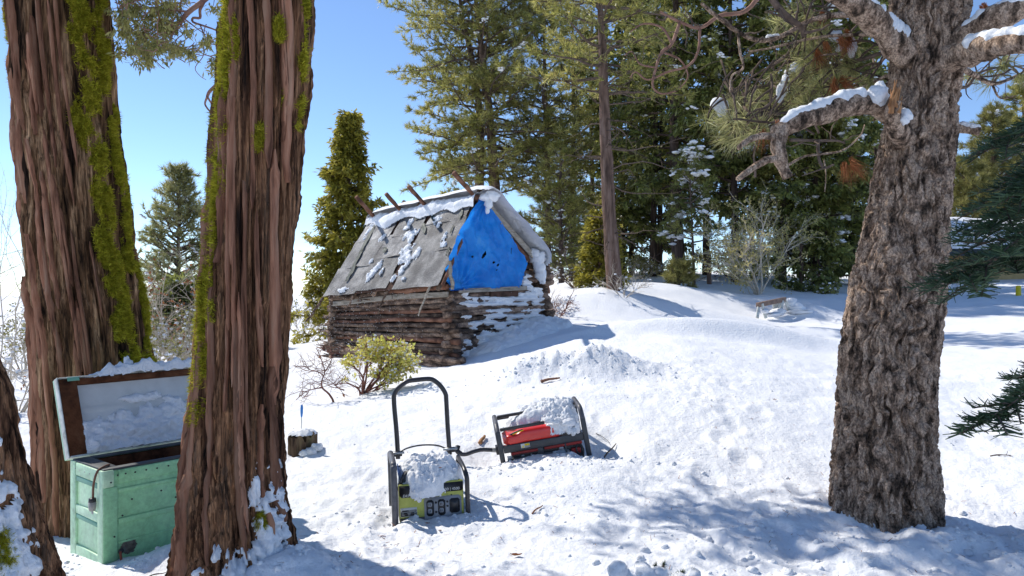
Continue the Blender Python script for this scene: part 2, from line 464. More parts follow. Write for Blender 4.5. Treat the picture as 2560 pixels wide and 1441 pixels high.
_cp = np.array(_cp)
def _tps_fit(P, lam=0.004):
    X = P[:, :2] / 10.0
    n = len(X)
    d = np.linalg.norm(X[:, None] - X[None], axis=-1)
    K = np.where(d > 0, d * d * np.log(d + 1e-12), 0) + lam * np.eye(n)
    Pm = np.concatenate([np.ones((n, 1)), X], 1)
    A = np.block([[K, Pm], [Pm.T, np.zeros((3, 3))]])
    return X, np.linalg.solve(A, np.concatenate([P[:, 2], np.zeros(3)]))
_tX, _tW = _tps_fit(_cp)
# hollows and heaps: x, y, rx, ry, dz
PITS = [(-0.52, 5.55, 0.42, 0.30, -0.07), (-0.86, 5.2, 0.10, 0.18, -0.05), (0.33, 6.62, 0.50, 0.30, -0.05), (-0.2, 6.5, 0.2, 0.25, -0.12), (0.78, 6.45, 0.18, 0.22, -0.12),
        (0.72, 8.9, 0.75, 0.30, 0.22), (1.15, 8.85, 0.4, 0.35, 0.10), (0.2, 9.0, 0.5, 0.3, 0.07), (0.05, 8.75, 0.3, 0.25, 0.06),
        (2.5, 5.0, 0.55, 0.45, 0.05), (3.2, 4.75, 0.5, 0.15, 0.09), (2.2, 4.45, 0.5, 0.16, 0.08),
        (-0.12, 5.62, 0.12, 0.10, -0.06), (0.02, 5.9, 0.25, 0.12, -0.04),
        (-3.0, 5.5, 0.5, 0.45, -0.05), (-1.08, 3.8, 0.32, 0.3, 0.20), (-1.88, 4.45, 0.30, 0.24, 0.10),
        (1.9, 19.5, 2.0, 0.5, 0.22), (3.5, 11.75, 2.0, 0.36, 0.30), (4.7, 14.3, 2.2, 0.45, 0.28), (2.3, 13.4, 1.2, 0.4, 0.16), (2.6, 14.2, 1.8, 0.6, -0.10), (5.3, 16.6, 2.0, 0.5, -0.1), (3.6, 20.6, 3.5, 0.9, 0.3),
        (7.6, 19.2, 0.5, 0.5, 0.2), (6.2, 18.0, 1.0, 0.8, -0.12)]
def ground(x, y, fine=True):
    x = np.atleast_1d(np.asarray(x, dtype=float)); y = np.atleast_1d(np.asarray(y, dtype=float))
    r = np.hypot(x, y)
    k = np.minimum(1.0, 55.0 / np.maximum(r, 1e-6))
    Q = np.stack([x * k, y * k], -1) / 10.0
    z = np.full(len(x), _tW[len(_tX)]) + Q @ _tW[len(_tX) + 1:]
    for i in range(len(_tX)):
        d2 = ((Q - _tX[i]) ** 2).sum(1)
        z += _tW[i] * 0.5 * d2 * np.log(d2 + 1e-12)
    far = sstep(40, 400, r)
    z = z * (1 - far) + far * (-6.0)
    for (cx, cy, rx, ry, dz) in PITS:
        z += dz * np.exp(-((x - cx) / rx) ** 2 - ((y - cy) / ry) ** 2)
    near = 1 - sstep(9.5, 13.5, y + 0.25 * np.abs(x))
    z += 0.07 * n2(x, y, 0.30, 1.0) * sstep(2, 6, r) + 0.10 * n2(x * 0.6, y, 0.5, 3.0, 2) * sstep(10, 14, y) * (1 - far)
    if fine:
        rough = 0.35 + 0.65 * sstep(-0.15, 0.45, n2(x, y, 0.55, 9.0, 2))
        a = np.abs(n2(x, y, 2.3, 4.0, 2))
        z += near * (0.030 * n2(x, y, 1.5, 2.0, 2) - 0.026 * a * rough)
        b = n2(x, y, 6.5, 5.0, 3, 0.6)
        z += near * 0.013 * b * (0.5 + rough)
        c = np.abs(n2(x, y, 17.0, 6.0, 3, 0.62))
        z -= near * 0.0135 * c * (0.15 + 1.1 * rough * (1 - 0.8 * sstep(0.0, 0.45, n2(x, y, 1.1, 33.0, 2))))
        z += (1 - near) * 0.012 * n2(x, y, 3.0, 8.0, 3) * (1 - far)
        for (cx, cy, rx, ry, dz) in TRACKS:
            q = ((x - cx) / rx) ** 2 + ((y - cy) / ry) ** 2
            z += dz * np.exp(-q ** 1.5) - dz * 0.35 * np.exp(-((np.sqrt(q) - 1.35) / .3) ** 2)
        smooth = sstep(0.05, 0.5, n2(x, y, 0.9, 21.0, 2))
        z += near * smooth * 0.02
        m = np.exp(-((x - 0.7) / 1.0) ** 2 - ((y - 8.9) / 0.42) ** 2)
        z += m * (0.06 * n2(x, y, 5.0, 12.0, 4, 0.65) + 0.05 * np.abs(n2(x, y, 11.0, 14.0, 2)))
        m2 = np.exp(-((x - 2.6) / 1.3) ** 2 - ((y - 4.6) / 0.6) ** 2)
        z += m2 * 0.11 * n2(x, y, 2.6, 15.0, 3, 0.55)
    return z
def _tracks():
    rs = np.random.RandomState(17); out = []
    for (x0, y0, x1, y1, n) in [(-0.3, 4.3, 0.9, 7.6, 11), (0.3, 5.0, 2.1, 4.5, 7), (-0.95, 4.6, -0.9, 6.8, 6), (1.6, 5.9, 2.4, 7.8, 6), (1.0, 4.1, 2.2, 5.9, 6)]:
        for k in range(n):
            t = k / n
            out.append((x0 + (x1 - x0) * t + (0.12 if k % 2 else -0.12) + rs.normal(0, .05), y0 + (y1 - y0) * t + rs.normal(0, .06), .085 * rs.uniform(.8, 1.3), .14 * rs.uniform(.8, 1.3), -rs.uniform(.015, .035)))
    return out
TRACKS = _tracks()
def gz(x, y):
    return float(ground(x, y, False)[0])

def make_ground():
    rs = [0.3]
    while rs[-1] < 900:
        r = rs[-1]
        rs.append(r + (0.12 if r < 2.6 else max(0.017, 0.0058 * r) if r < 14 else 0.011 * r if r < 45 else 0.08 * r))
    rs = np.array(rs)
    a_front = np.linspace(-43, 43, 600)
    a_side = np.concatenate([np.linspace(45, 120, 26), np.linspace(128, 232, 14), np.linspace(240, 315, 26)])
    th = np.radians(np.concatenate([a_front, a_side]))
    R, A = np.meshgrid(rs, th, indexing='ij')
    X = R * np.sin(A); Y = R * np.cos(A)
    Z = ground(X.ravel(), Y.ravel()).reshape(X.shape)
    mb = MB()
    mb.grid(np.stack([X, Y, Z], -1)[:, ::-1], wrap_u=True)
    c = len(th)
    mb.add([(0, 0, float(Z[0].mean()))], None, None)
    k = np.arange(c)
    mb.T.append(np.stack([np.full(c, mb.n - 1), k, (k + 1) % c], -1))
    o = mb.build('snow_ground', M['snow_ground'], smooth=True)
    tag(o, kind='structure')
make_ground()

# loose snow crumbs on the trampled slope
def lump_mesh(n_lat=5, n_lon=7):
    v = [(0, 0, 1)]
    for i in range(1, n_lat):
        t = math.pi * i / n_lat
        for j in range(n_lon):
            p = 2 * math.pi * (j + 0.5 * (i % 2)) / n_lon
            v.append((math.sin(t) * math.cos(p), math.sin(t) * math.sin(p), math.cos(t)))
    v.append((0, 0, -1))
    t = []
    for j in range(n_lon):
        t.append((0, 1 + j, 1 + (j + 1) % n_lon))
    for i in range(n_lat - 2):
        for j in range(n_lon):
            a = 1 + i * n_lon + j; b = 1 + i * n_lon + (j + 1) % n_lon
            t.append((a, a + n_lon, b)); t.append((b, a + n_lon, b + n_lon))
    e = len(v) - 1
    for j in range(n_lon):
        t.append((e, e - n_lon + (j + 1) % n_lon, e - n_lon + j))
    return np.array(v), np.array(t)
_LV, _LT = lump_mesh()
_LV2, _LT2 = lump_mesh(8, 12)
def lumps(mb, centers, radii, seed, squash=0.7, big=False):
    """many irregular lumps in one collector; radii (n,) or (n,3)"""
    V0, T0 = (_LV2, _LT2) if big else (_LV, _LT)
    centers = np.asarray(centers); radii = np.asarray(radii, dtype=float)
    if radii.ndim == 1:
        radii = np.stack([radii, radii, radii * squash], -1)
    n = len(centers)
    rs = np.random.RandomState(seed)
    off = rs.uniform(-50, 50, (n, 1, 3))
    d = 1 + 0.38 * fbm(V0[None] * 1.3 + off, 2)
    ang = rs.uniform(0, 2 * math.pi, n)
    c, s = np.cos(ang), np.sin(ang)
    v = V0[None] * d[..., None] * radii[:, None, :]
    x = v[..., 0] * c[:, None] - v[..., 1] * s[:, None]
    y = v[..., 0] * s[:, None] + v[..., 1] * c[:, None]
    v = np.stack([x, y, v[..., 2]], -1) + centers[:, None, :]
    t = T0[None] + (np.arange(n) * len(V0))[:, None, None]
    mb.add(v.reshape(-1, 3), None, t.reshape(-1, 3))

def snow_crumbs():
    rs = np.random.RandomState(3)
    P, R = [], []
    def scatter(n, cx, cy, sx, sy, r0, r1):
        x = rs.normal(cx, sx, n); y = rs.normal(cy, sy, n)
        P.append(np.stack([x, y], -1)); R.append(r0 + (r1 - r0) * rs.rand(n) ** 2.5)
    scatter(200, 0.7, 8.75, 0.65, 0.25, 0.006, 0.024)
    scatter(260, 2.4, 4.6, 0.9, 0.35, 0.008, 0.035)
    scatter(120, -0.35, 5.25, 0.45, 0.15, 0.006, 0.020)
    scatter(150, 0.45, 6.15, 0.55, 0.12, 0.008, 0.025)
    scatter(120, -1.1, 3.9, 0.35, 0.15, 0.008, 0.03)
    scatter(130, -2.6, 4.6, 0.5, 0.5, 0.008, 0.025)
    x = rs.uniform(-3.5, 5.0, 400); y = rs.uniform(3.6, 10, 400)
    P.append(np.stack([x, y], -1)); R.append(0.004 + 0.012 * rs.rand(400) ** 3)
    P = np.concatenate(P); R = np.concatenate(R)
    ok = P[:, 1] > 3.0
    P, R = P[ok], R[ok]
    z = ground(P[:, 0], P[:, 1])
    mb = MB()
    lumps(mb, np.column_stack([P, z + R * 0.05]), R, 11)
    tag(mb.build('snow_crumbs', M['snow'], smooth=True), 'loose crumbs of snow scattered over the trampled slope', 'snow', kind='stuff')
snow_crumbs()

# ------------------------------------------------------------------ pillows of snow lying on planes and curved sheets
def snow_sheet(mb, surf, u0, u1, v0, v1, nu, nv, mask, thick, seed, lump=0.35, nfreq=9.0):
    """surf(U,V) -> points, normals. mask(U,V) > 0 where there is snow; a pillow of that outline is built, closed against the surface"""
    U, V = np.meshgrid(np.linspace(u0, u1, nu), np.linspace(v0, v1, nv), indexing='xy')
    p, n = surf(U.ravel(), V.ravel())
    p = p.reshape(nv, nu, 3); n = n.reshape(nv, nu, 3)
    m = mask(U, V)
    q = fbm(p * nfreq + seed * 5.1, 3, 0.6)
    h = thick * np.sqrt(np.clip(m, 0, 1)) * np.clip(1 + lump * q * 1.4, 0.2, 2)
    h = np.where(m > 0, h, np.maximum(m, -0.3) * thick * 1.1 - 0.001)
    g = p + n * h[..., None]
    f = (m > -0.3)
    keep = f[:-1, :-1] & f[1:, :-1] & f[:-1, 1:] & f[1:, 1:]
    if keep.sum():
        mb.grid(g, keep=keep)
    return mb

def crumbs_on(mb, surf, ru, rv, n, r0, r1, seed, lift=0.0):
    rs = np.random.RandomState(seed)
    a = rs.uniform(0, 2 * math.pi, n); q = np.sqrt(rs.rand(n)) * 1.02
    p, nn = surf(ru * q * np.cos(a), rv * q * np.sin(a))
    r = r0 + (r1 - r0) * rs.rand(n) ** 2
    lumps(mb, p + nn * (lift * np.sqrt(np.clip(1 - q ** 3, 0, 1)))[:, None], r, seed, .9)
def snow_heap(mb, surf, ru, rv, h, seed, n=60, power=2.6, lump=0.3, freq=8.0, edge=0.12):
    """a heap over the disc |u|<ru, |v|<rv of a surface"""
    def mask(U, V):
        r = (np.abs(U / ru) ** power + np.abs(V / rv) ** power)
        w = fbm(np.stack([U * 6 / ru / 2, V * 6 / rv / 2, np.full_like(U, seed * 1.7)], -1), 3)
        return np.clip(1 - r + edge * w * 1.5, -1, 1)
    return snow_sheet(mb, surf, -ru * 1.25, ru * 1.25, -rv * 1.25, rv * 1.25, n, n, mask, h, seed, lump, freq)

# ------------------------------------------------------------------ near tree trunks
class Trunk:
    """a trunk given by (height, x, y, radius) stations, with bark relief added by relief(theta, z, r)"""
    def __init__(self, stations, relief, flare=None, lobes=0.05, seed=0):
        self.s = np.array(stations, dtype=float)
        self.relief = relief; self.flare = flare; self.seed = seed; self.lobes = lobes
    def axis(self, z):
        s = self.s
        return np.stack([np.interp(z, s[:, 0], s[:, 1]), np.interp(z, s[:, 0], s[:, 2])], -1), np.interp(z, s[:, 0], s[:, 3])
    def surf(self, th, z, extra=0.0):
        c, r = self.axis(z)
        lob = 1 + self.lobes * noise3(np.stack([np.cos(th) * 1.5, np.sin(th) * 1.5, z * 0.35 + self.seed], -1))
        if self.flare:
            z0, amt, hh = self.flare
            e = np.exp(-np.clip(z - z0, 0, None) / hh)
            lob = lob + amt * e * (0.6 + 0.8 * np.abs(noise3(np.stack([np.cos(th) * 2.2, np.sin(th) * 2.2, np.full_like(th, self.seed + 4.0)], -1))))
        rr = r * lob + self.relief(th, z, r) + extra
        return np.stack([c[..., 0] + rr * np.sin(th), c[..., 1] - rr * np.cos(th), z], -1)   # theta 0 faces the camera, + to the right
    def normal(self, th, z):
        return np.stack([np.sin(th), -np.cos(th), np.full_like(th, 0.05)], -1)
    def mesh(self, mat, parent, z_lo, z_hi, z_top, nz, nfront=230, nback=50, name='trunk'):
        th = np.concatenate([np.linspace(-1.95, 1.95, nfront), np.linspace(2.05, 2 * math.pi - 2.05, nback)])
        zs = np.concatenate([np.linspace(z_lo, z_hi, nz), np.linspace(z_hi + 0.05, z_top, 70)])
        Z, T = np.meshgrid(zs, th, indexing='ij')
        g = self.surf(T.ravel(), Z.ravel()).reshape(Z.shape + (3,))
        mb = MB(); mb.grid(g, wrap_u=True)
        k = len(th); e = (len(zs) - 1) * k
        c, _ = self.axis(np.array([zs[-1]]))
        mb.add([(c[0, 0], c[0, 1], zs[-1] + 0.02)])
        i = np.arange(k)
        mb.T.append(np.stack([np.full(k, mb.n - 1), e + i, e + (i + 1) % k], -1))
        return mb.build(name, mat, parent, smooth=True)

def cedar_relief(twist, seed, amp=0.03, fr=5.5):
    def f(th, z, r):
        t = th + twist * z + 0.10 * noise3(np.stack([np.cos(th) * 2, np.sin(th) * 2, z * 0.8 + seed], -1))
        rr = np.maximum(r, 0.12)
        cx, cy = np.cos(t) * rr, np.sin(t) * rr
        a = fbm(np.stack([cx * fr + seed, cy * fr, z * 0.30], -1), 2, 0.5)
        ridge = 1 - np.abs(a) * 3.4
        b = fbm(np.stack([cx * fr * 2.6, cy * fr * 2.6 + seed, z * 0.7], -1), 2, 0.6)
        c = fbm(np.stack([cx * fr * 8, cy * fr * 8 + seed, z * 1.6], -1), 2, 0.6)
        d = fbm(np.stack([cx * 3, cy * 3 + seed, z * 3.0], -1), 2)
        step = sstep(0.0, 0.10, d + b * 0.3) * 0.3
        rb = np.clip(1 - np.abs(b) * 3.6, 0, 1)
        h = fbm(np.stack([cx * fr * 19, cy * fr * 19 + seed, z * 2.4], -1), 2, 0.6)
        return amp * (-np.clip(ridge, 0, 1) ** 1.6 * 1.3 - 0.75 * rb ** 1.5 + 0.30 * b + 0.50 * c + 0.36 * h + step - 0.1)
    return f
def pine_relief(seed, amp=0.03):
    def f(th, z, r):
        rr = np.maximum(r, 0.1)
        w = 0.05 * fbm(np.stack([np.cos(th) * rr * 6, np.sin(th) * rr * 6, z * 6 + seed], -1), 2)
        cx, cy = np.cos(th) * rr + w, np.sin(th) * rr + w
        a = fbm(np.stack([cx * 9 + seed, cy * 9, z * 1.5], -1), 2, 0.5)
        a3 = fbm(np.stack([cx * 18 + seed * 3, cy * 18, z * 3.4], -1), 2, 0.5)
        crack3 = np.clip(1 - np.abs(a3) * 5.5, 0, 1) ** 1.1
        crack = np.clip(1 - np.abs(a) * 5.2, 0, 1) ** 1.1
        a2 = fbm(np.stack([cx * 16 + seed, cy * 16, z * 7.5 + 9], -1), 2, 0.5)
        crack2 = np.clip(1 - np.abs(a2) * 5.0, 0, 1) ** 1.2
        c = fbm(np.stack([cx * 46, cy * 46 + seed, z * 34], -1), 3, 0.7)
        lv = np.floor((fbm(np.stack([cx * 12, cy * 12, z * 5.5 + seed * 2], -1), 3, 0.6) + 1) * 3.5) / 3.5
        e = fbm(np.stack([cx * 5, cy * 5, z * 4 + seed], -1), 2)
        return amp * (-1.5 * crack - 0.9 * crack3 - 0.40 * crack2 + 0.20 * c + 0.3 * e + 0.38 * (lv - 1.0))
    return f

def stations_from(edges, Y, slim=1.0):
    """edges: (py, left px, right px) of a trunk standing about Y metres ahead -> (z, x, y, r), rising"""
    out = []
    for (py, l, r) in edges:
        p = at((l + r) / 2, py, Y)
        out.append((p[2], p[0], Y, (r - l) / 2 / FPX * Y))
    return sorted((z, x, y, r * slim) for (z, x, y, r) in out)

def bark_strips(tr, parent, spans, twist, seed, mat='bark_strip'):
    """long loose strips of fibrous bark; each its own mesh"""
    rs = np.random.RandomState(seed)
    for (t0, z0, z1, w) in spans:
        n = 34
        z = np.linspace(z0, z1, n)
        tt = t0 - twist * (z - z0) + 0.05 * noise3(np.stack([z * 1.3, np.full(n, seed + t0 * 9), np.zeros(n)], -1))
        _, r = tr.axis(z)
        k = np.linspace(0, 1, n)
        ww = w * (np.minimum(1, np.minimum(k, 1 - k) * 9 + 0.12)) * (1 + 0.3 * noise3(np.stack([z * 5, np.full(n, t0 * 3), np.full(n, 2.0)], -1)))
        base = 0.018 + 0.02 * np.clip(np.abs(k - 0.5) * 2 - 0.8, 0, 1) * rs.uniform(0.2, 1.4)
        rows = []
        cols = [(-0.5, 0.0), (-0.42, 0.009), (-0.15, 0.014), (0.12, 0.011), (0.40, 0.012), (0.5, 0.0)]
        for ci, (cu, ch) in enumerate(cols):
            jit = 0.004 * noise3(np.stack([z * 14, np.full(n, ci * 2.3 + t0), np.full(n, seed)], -1))
            edge = -0.02 if ci in (0, len(cols) - 1) else 0
            rows.append(tr.surf(tt + cu * ww / r, z, base + ch + jit + edge))
        g = np.stack(rows, 1)
        mb = MB(); mb.grid(g)
        mb.build('bark_strip', M[mat], parent, smooth=True)

def moss_on(tr, parent, patches, seed, n, size=(0.012, 0.035), name='moss'):
    """patches: (theta, z, dtheta, dz) ellipses; fuzzy clumps of fine blades"""
    rs = np.random.RandomState(seed)
    T, Z, S = [], [], []
    per = n // len(patches) + 1
    for p in patches:
        t0, z0, dt, dz = p[:4]
        k = per
        a = rs.uniform(0, 2 * math.pi, k * 2); q = np.sqrt(rs.rand(k * 2))
        t = t0 + dt * q * np.cos(a); z = z0 + dz * q * np.sin(a)
        m = fbm(np.stack([np.cos(t) * 3, np.sin(t) * 3, z * 6 + seed], -1), 3)
        m = m + 0.5 * fbm(np.stack([np.cos(t) * 9, np.sin(t) * 9, z * 16 + seed], -1), 2)
        ok = m + rs.normal(0, 0.22, len(t)) > 0.22 - 0.6 * (1 - q)
        T.append(t[ok]); Z.append(z[ok]); S.append(np.full(ok.sum(), 1.0))
    T = np.concatenate(T); Z = np.concatenate(Z)
    p = tr.surf(T, Z)
    lumpy = 0.014 * np.clip(0.4 + fbm(p * 22 + seed, 2), 0, 2)
    nn = tr.normal(T, Z)
    p = p + nn * lumpy[:, None]
    B = 14
    d = nrm(nn[:, None, :] * 0.75 + rs.normal(0, 0.6, (len(p), B, 3)) + np.array([0, 0, -0.1]))
    ln = rs.uniform(size[0], size[1], (len(p), B, 1))
    w = nrm(np.cross(d, rs.normal(0, 1, d.shape))) * (ln * 0.085)
    b = p[:, None, :] + rs.normal(0, 0.008, d.shape)
    v = np.stack([b - w, b + w, b + d * ln], 2).reshape(-1, 3)
    mb = MB(); mb.add(v, None, np.arange(len(v)).reshape(-1, 3))
    o = mb.build(name, M['moss'], parent)
    tag(o, kind='stuff')
    return o

def trunk_snow(tr, parent_label, spots, seed, thick=0.03):
    mb = MB()
    for i, (t0, z0, dt, dz, th) in enumerate(spots):
        def surf(U, V):
            return tr.surf(t0 + U, z0 + V, 0.004), tr.normal(t0 + U, z0 + V)
        _, r0 = tr.axis(np.array([z0]))
        nu = int(np.clip(dt * r0[0] * 2 / 0.007, 20, 150)); nv = int(np.clip(dz * 2 / 0.007, 20, 150))
        def mask(U, V, s=seed + i):
            rr = (U / dt) ** 2 + (V / dz) ** 2
            w = fbm(np.stack([U * 5 * r0[0] * 3, V * 9, np.full_like(U, s * 2.1)], -1), 3, 0.6)
            return np.clip(0.5 - rr + 1.35 * w, -1, 1)
        snow_sheet(mb, surf, -dt * 1.1, dt * 1.1, -dz * 1.1, dz * 1.1, nu, nv, mask, th, seed + i, 0.4, 16)
    o = mb.build('trunk_snow', M['snow'], smooth=True)
    tag(o, parent_label, 'snow', kind='stuff')
    return o

# the big cedar at the left, behind the chest
YL = 5.8
lt_st = stations_from([(-40, 20, 268), (0, 25, 275), (180, 30, 292), (300, 45, 300), (420, 55, 318), (500, 62, 325), (700, 75, 352), (800, 84, 372), (900, 92, 386), (1050, 100, 395), (1200, 104, 402), (1330, 100, 408), (1450, 92, 415)], YL, 0.90)
lt_st = [(-0.8, lt_st[0][1], YL, lt_st[0][3] * 1.05)] + lt_st + [(6.0, lt_st[-1][1] - 0.08, YL, 0.36), (11.0, lt_st[-1][1] - 0.2, YL, 0.26), (17.0, lt_st[-1][1] - 0.3, YL, 0.06)]
left_tr = Trunk(lt_st, cedar_relief(0.10, 3.0, 0.026, 7.5), seed=3)
left_cedar = thing('cedar_tree', 'thick straight reddish cedar trunk with a mossy right side, behind the open green chest', 'tree', (lt_st[2][1], YL, gz(lt_st[2][1], YL)))
left_tr.mesh(M['cedar_bark_light'], left_cedar, -0.7, 3.85, 17.0, 330, 240, 40)
rs = np.random.RandomState(4)
bark_strips(left_tr, left_cedar, [(rs.uniform(-1.25, 0.75), z0, z0 + rs.uniform(0.5, 1.7), rs.uniform(0.014, 0.034)) for z0 in rs.uniform(-0.3, 2.9, 34)], 0.10, 4)
mp_ = []
for z in np.linspace(0.95, 3.9, 26):
    t0 = np.interp(z, [0.9, 1.6, 2.4, 3.0, 3.9], [1.15, 1.02, 0.95, 0.80, 0.80])
    mp_.append((t0 + rs.normal(0, 0.10), z, 0.14 + 0.08 * rs.rand(), 0.12))
    if rs.rand() < 0.9:
        mp_.append((t0 + 0.5 + rs.normal(0, 0.14), z + 0.05, 0.10, 0.12))
for z in np.linspace(3.0, 3.8, 6):
    mp_.append((-1.15, z, 0.12, 0.12))
moss_on(left_tr, left_cedar, mp_, 5, 13000, (0.014, 0.042))

# the leaning cedar in the middle foreground
YC = 4.0
ct_st = stations_from([(-40, 556, 790), (0, 558, 787), (100, 560, 783), (250, 548, 776), (400, 538, 757), (500, 530, 752), (600, 520, 742), (720, 510, 735), (860, 502, 727), (950, 494, 722), (1050, 478, 718), (1150, 462, 717), (1250, 442, 726), (1350, 430, 742), (1441, 415, 775), (1560, 405, 800)], YC, 0.93)
ct_st = [(-0.9, ct_st[0][1], YC, ct_st[0][3] * 1.1)] + ct_st + [(6.0, ct_st[-1][1] + 0.25, YC, 0.2), (11.0, ct_st[-1][1] + 0.5, YC, 0.13), (14.0, ct_st[-1][1] + 0.6, YC, 0.05)]
mid_tr = Trunk(ct_st, cedar_relief(0.35, 8.0, 0.026, 9.0), seed=8)
mid_cedar = thing('cedar_tree', 'leaning shaggy cedar trunk with moss along its left edge, in front of the chest', 'tree', (ct_st[2][1], YC, gz(ct_st[2][1], YC)))
mid_tr.mesh(M['cedar_bark'], mid_cedar, -0.6, 3.2, 14.0, 380, 250, 40)
rs = np.random.RandomState(9)
bark_strips(mid_tr, mid_cedar, [(rs.uniform(-1.0, 1.2), z0, z0 + rs.uniform(0.4, 1.5), rs.uniform(0.012, 0.03)) for z0 in rs.uniform(-0.1, 2.5, 34)] + [(1.12, 1.0, 2.3, 0.05), (1.25, 0.4, 1.2, 0.045), (0.55, 2.2, 3.1, 0.045)], 0.35, 9)
mp_ = []
for z in np.linspace(1.0, 3.25, 26):
    mp_.append((-1.02 + rs.normal(0, 0.10), z, 0.42, 0.10))
    if z > 1.2 and rs.rand() < 0.85:
        mp_.append((-0.62 + rs.normal(0, 0.12), z, 0.14, 0.11))
for z in (2.75, 2.9, 3.05, 3.2, 2.5):
    mp_.append((1.2, z, 0.12, 0.09))
mp_ += [(0.55, 2.9, 0.06, 0.06), (0.75, 2.55, 0.05, 0.05), (0.85, 0.42, 0.07, 0.07), (0.3, 2.35, 0.05, 0.06)]
moss_on(mid_tr, mid_cedar, mp_, 10, 12500, (0.011, 0.034))
trunk_snow(mid_tr, 'clots of snow stuck to the foot of the leaning middle cedar',
           [(0.6, 0.16, 0.75, 0.2, 0.05), (1.1, 0.42, 0.36, 0.3, 0.04), (0.95, 0.30, 0.28, 0.22, 0.035), (0.75, 0.55, 0.14, 0.10, 0.025), (0.05, 0.30, 0.10, 0.06, 0.03), (0.0, 0.02, 0.55, 0.10, 0.05), (1.0, 0.05, 0.5, 0.22, 0.06),
            (0.5, 0.42, 0.05, 0.05, 0.015), (0.85, 0.72, 0.06, 0.03, 0.02), (0.35, 0.22, 0.1, 0.09, 0.03)], 21)

# the snow-plastered trunk at the lower left corner
YK = 3.3
kt_st = stations_from([(860, -170, -25), (950, -165, 8), (1050, -165, 30), (1130, -165, 52), (1200, -168, 66), (1300, -172, 92), (1400, -180, 125), (1500, -190, 160), (1600, -200, 190)], YK, 0.92)
kt_st = [(-0.5, kt_st[0][1], YK, kt_st[0][3] * 1.05)] + kt_st + [(2.2, kt_st[-1][1] - 0.35, YK, 0.10), (4.5, kt_st[-1][1] - 0.8, YK, 0.07), (7.0, kt_st[-1][1] - 1.2, YK, 0.03)]
cor_tr = Trunk(kt_st, cedar_relief(-0.2, 12.0, 0.022, 7.0), seed=12)
cor_cedar = thing('cedar_tree', 'dark slanting trunk plastered with snow at the lower left edge', 'tree', (kt_st[2][1], YK, gz(kt_st[2][1], YK)))
cor_tr.mesh(M['cedar_bark'], cor_cedar, -0.3, 1.5, 7.0, 190, 200, 40)
moss_on(cor_tr, cor_cedar, [(0.55, 0.95, 0.1, 0.12), (0.65, 0.7, 0.08, 0.08), (0.9, 0.5, 0.1, 0.1), (0.75, 0.25, 0.08, 0.10)], 13, 700, (0.01, 0.025))
trunk_snow(cor_tr, 'snow plastered over the slanting corner trunk', [(0.7, 0.40, 0.8, 0.28, 0.035), (0.85, 0.68, 0.5, 0.22, 0.03), (0.95, 0.98, 0.3, 0.2, 0.022), (0.7, 0.15, 0.9, 0.2, 0.045), (1.1, 0.5, 0.4, 0.25, 0.03), (0.55, 0.6, 0.3, 0.25, 0.03)], 31)

# the big pine at the right
YP = 5.2
pt_st = stations_from([(-40, 2222, 2420), (0, 2226, 2420), (90, 2230, 2412), (150, 2226, 2405), (260, 2216, 2392), (340, 2204, 2388), (430, 2182, 2380), (560, 2160, 2370), (690, 2130, 2365), (780, 2112, 2360), (900, 2098, 2342), (1000, 2090, 2340), (1100, 2086, 2340), (1200, 2076, 2346), (1260, 2072, 2350), (1400, 2070, 2356)], YP, 0.96)
pt_st = [(-0.6, pt_st[0][1], YP, pt_st[0][3])] + pt_st + [(5.5, pt_st[-1][1] + 0.05, YP, 0.22), (9.0, pt_st[-1][1] + 0.1, YP, 0.16), (14.0, pt_st[-1][1] + 0.2, YP, 0.04)]
pine_tr = Trunk(pt_st, pine_relief(16.0, 0.026), seed=16, lobes=0.06)
near_pine = thing('pine_tree', 'big near pine with scaly grey-brown bark and broken snowy limbs, right foreground', 'tree', (pt_st[2][1], YP, gz(pt_st[2][1], YP)))
pine_tr.mesh(M['pine_bark'], near_pine, -0.45, 3.7, 14.0, 460, 260, 40)
# ------------------------------------------------------------------ foliage helpers
def tufts(mb, P, D, n, length, width, spread, rs, droop=0.0, flat=None):
    """needle tufts: n thin blades fanning from each point P around direction D"""
    P = np.asarray(P); D = nrm(np.asarray(D))
    k = len(P)
    if k == 0: return
    d = nrm(D[:, None, :] + rs.normal(0, spread, (k, n, 3)) + np.array([0, 0, -droop]))
    ln = length * rs.uniform(0.65, 1.15, (k, n, 1))
    w = nrm(np.cross(d, rs.normal(0, 1, d.shape))) * (width * 0.5)
    b = P[:, None, :] + rs.normal(0, length * 0.05, d.shape)
    v = np.stack([b - w, b + w, b + d * ln], 2).reshape(-1, 3)
    mb.add(v, None, np.arange(len(v)).reshape(-1, 3))

def sprays(mb, P, D, n, length, width, rs, droop=0.35, spread=0.5):
    """flat scaly sprays: n kite-shaped leaves hanging from each point"""
    P = np.asarray(P); D = nrm(np.asarray(D)); k = len(P)
    if k == 0: return
    d = nrm(D[:, None, :] + rs.normal(0, spread, (k, n, 3)) + np.array([0, 0, -droop]))
    ln = length * rs.uniform(0.5, 1.2, (k, n, 1))
    up = nrm(np.array([0, 0, 1.0]) + rs.normal(0, 0.5, d.shape))
    w = nrm(np.cross(d, up)) * (width * 0.5) * rs.uniform(0.6, 1.3, (k, n, 1))
    b = P[:, None, :] + rs.normal(0, length * 0.25, d.shape)
    v = np.stack([b, b + d * ln * 0.45 + w, b + d * ln, b + d * ln * 0.5 - w], 2).reshape(-1, 3)
    mb.add(v, np.arange(len(v)).reshape(-1, 4))

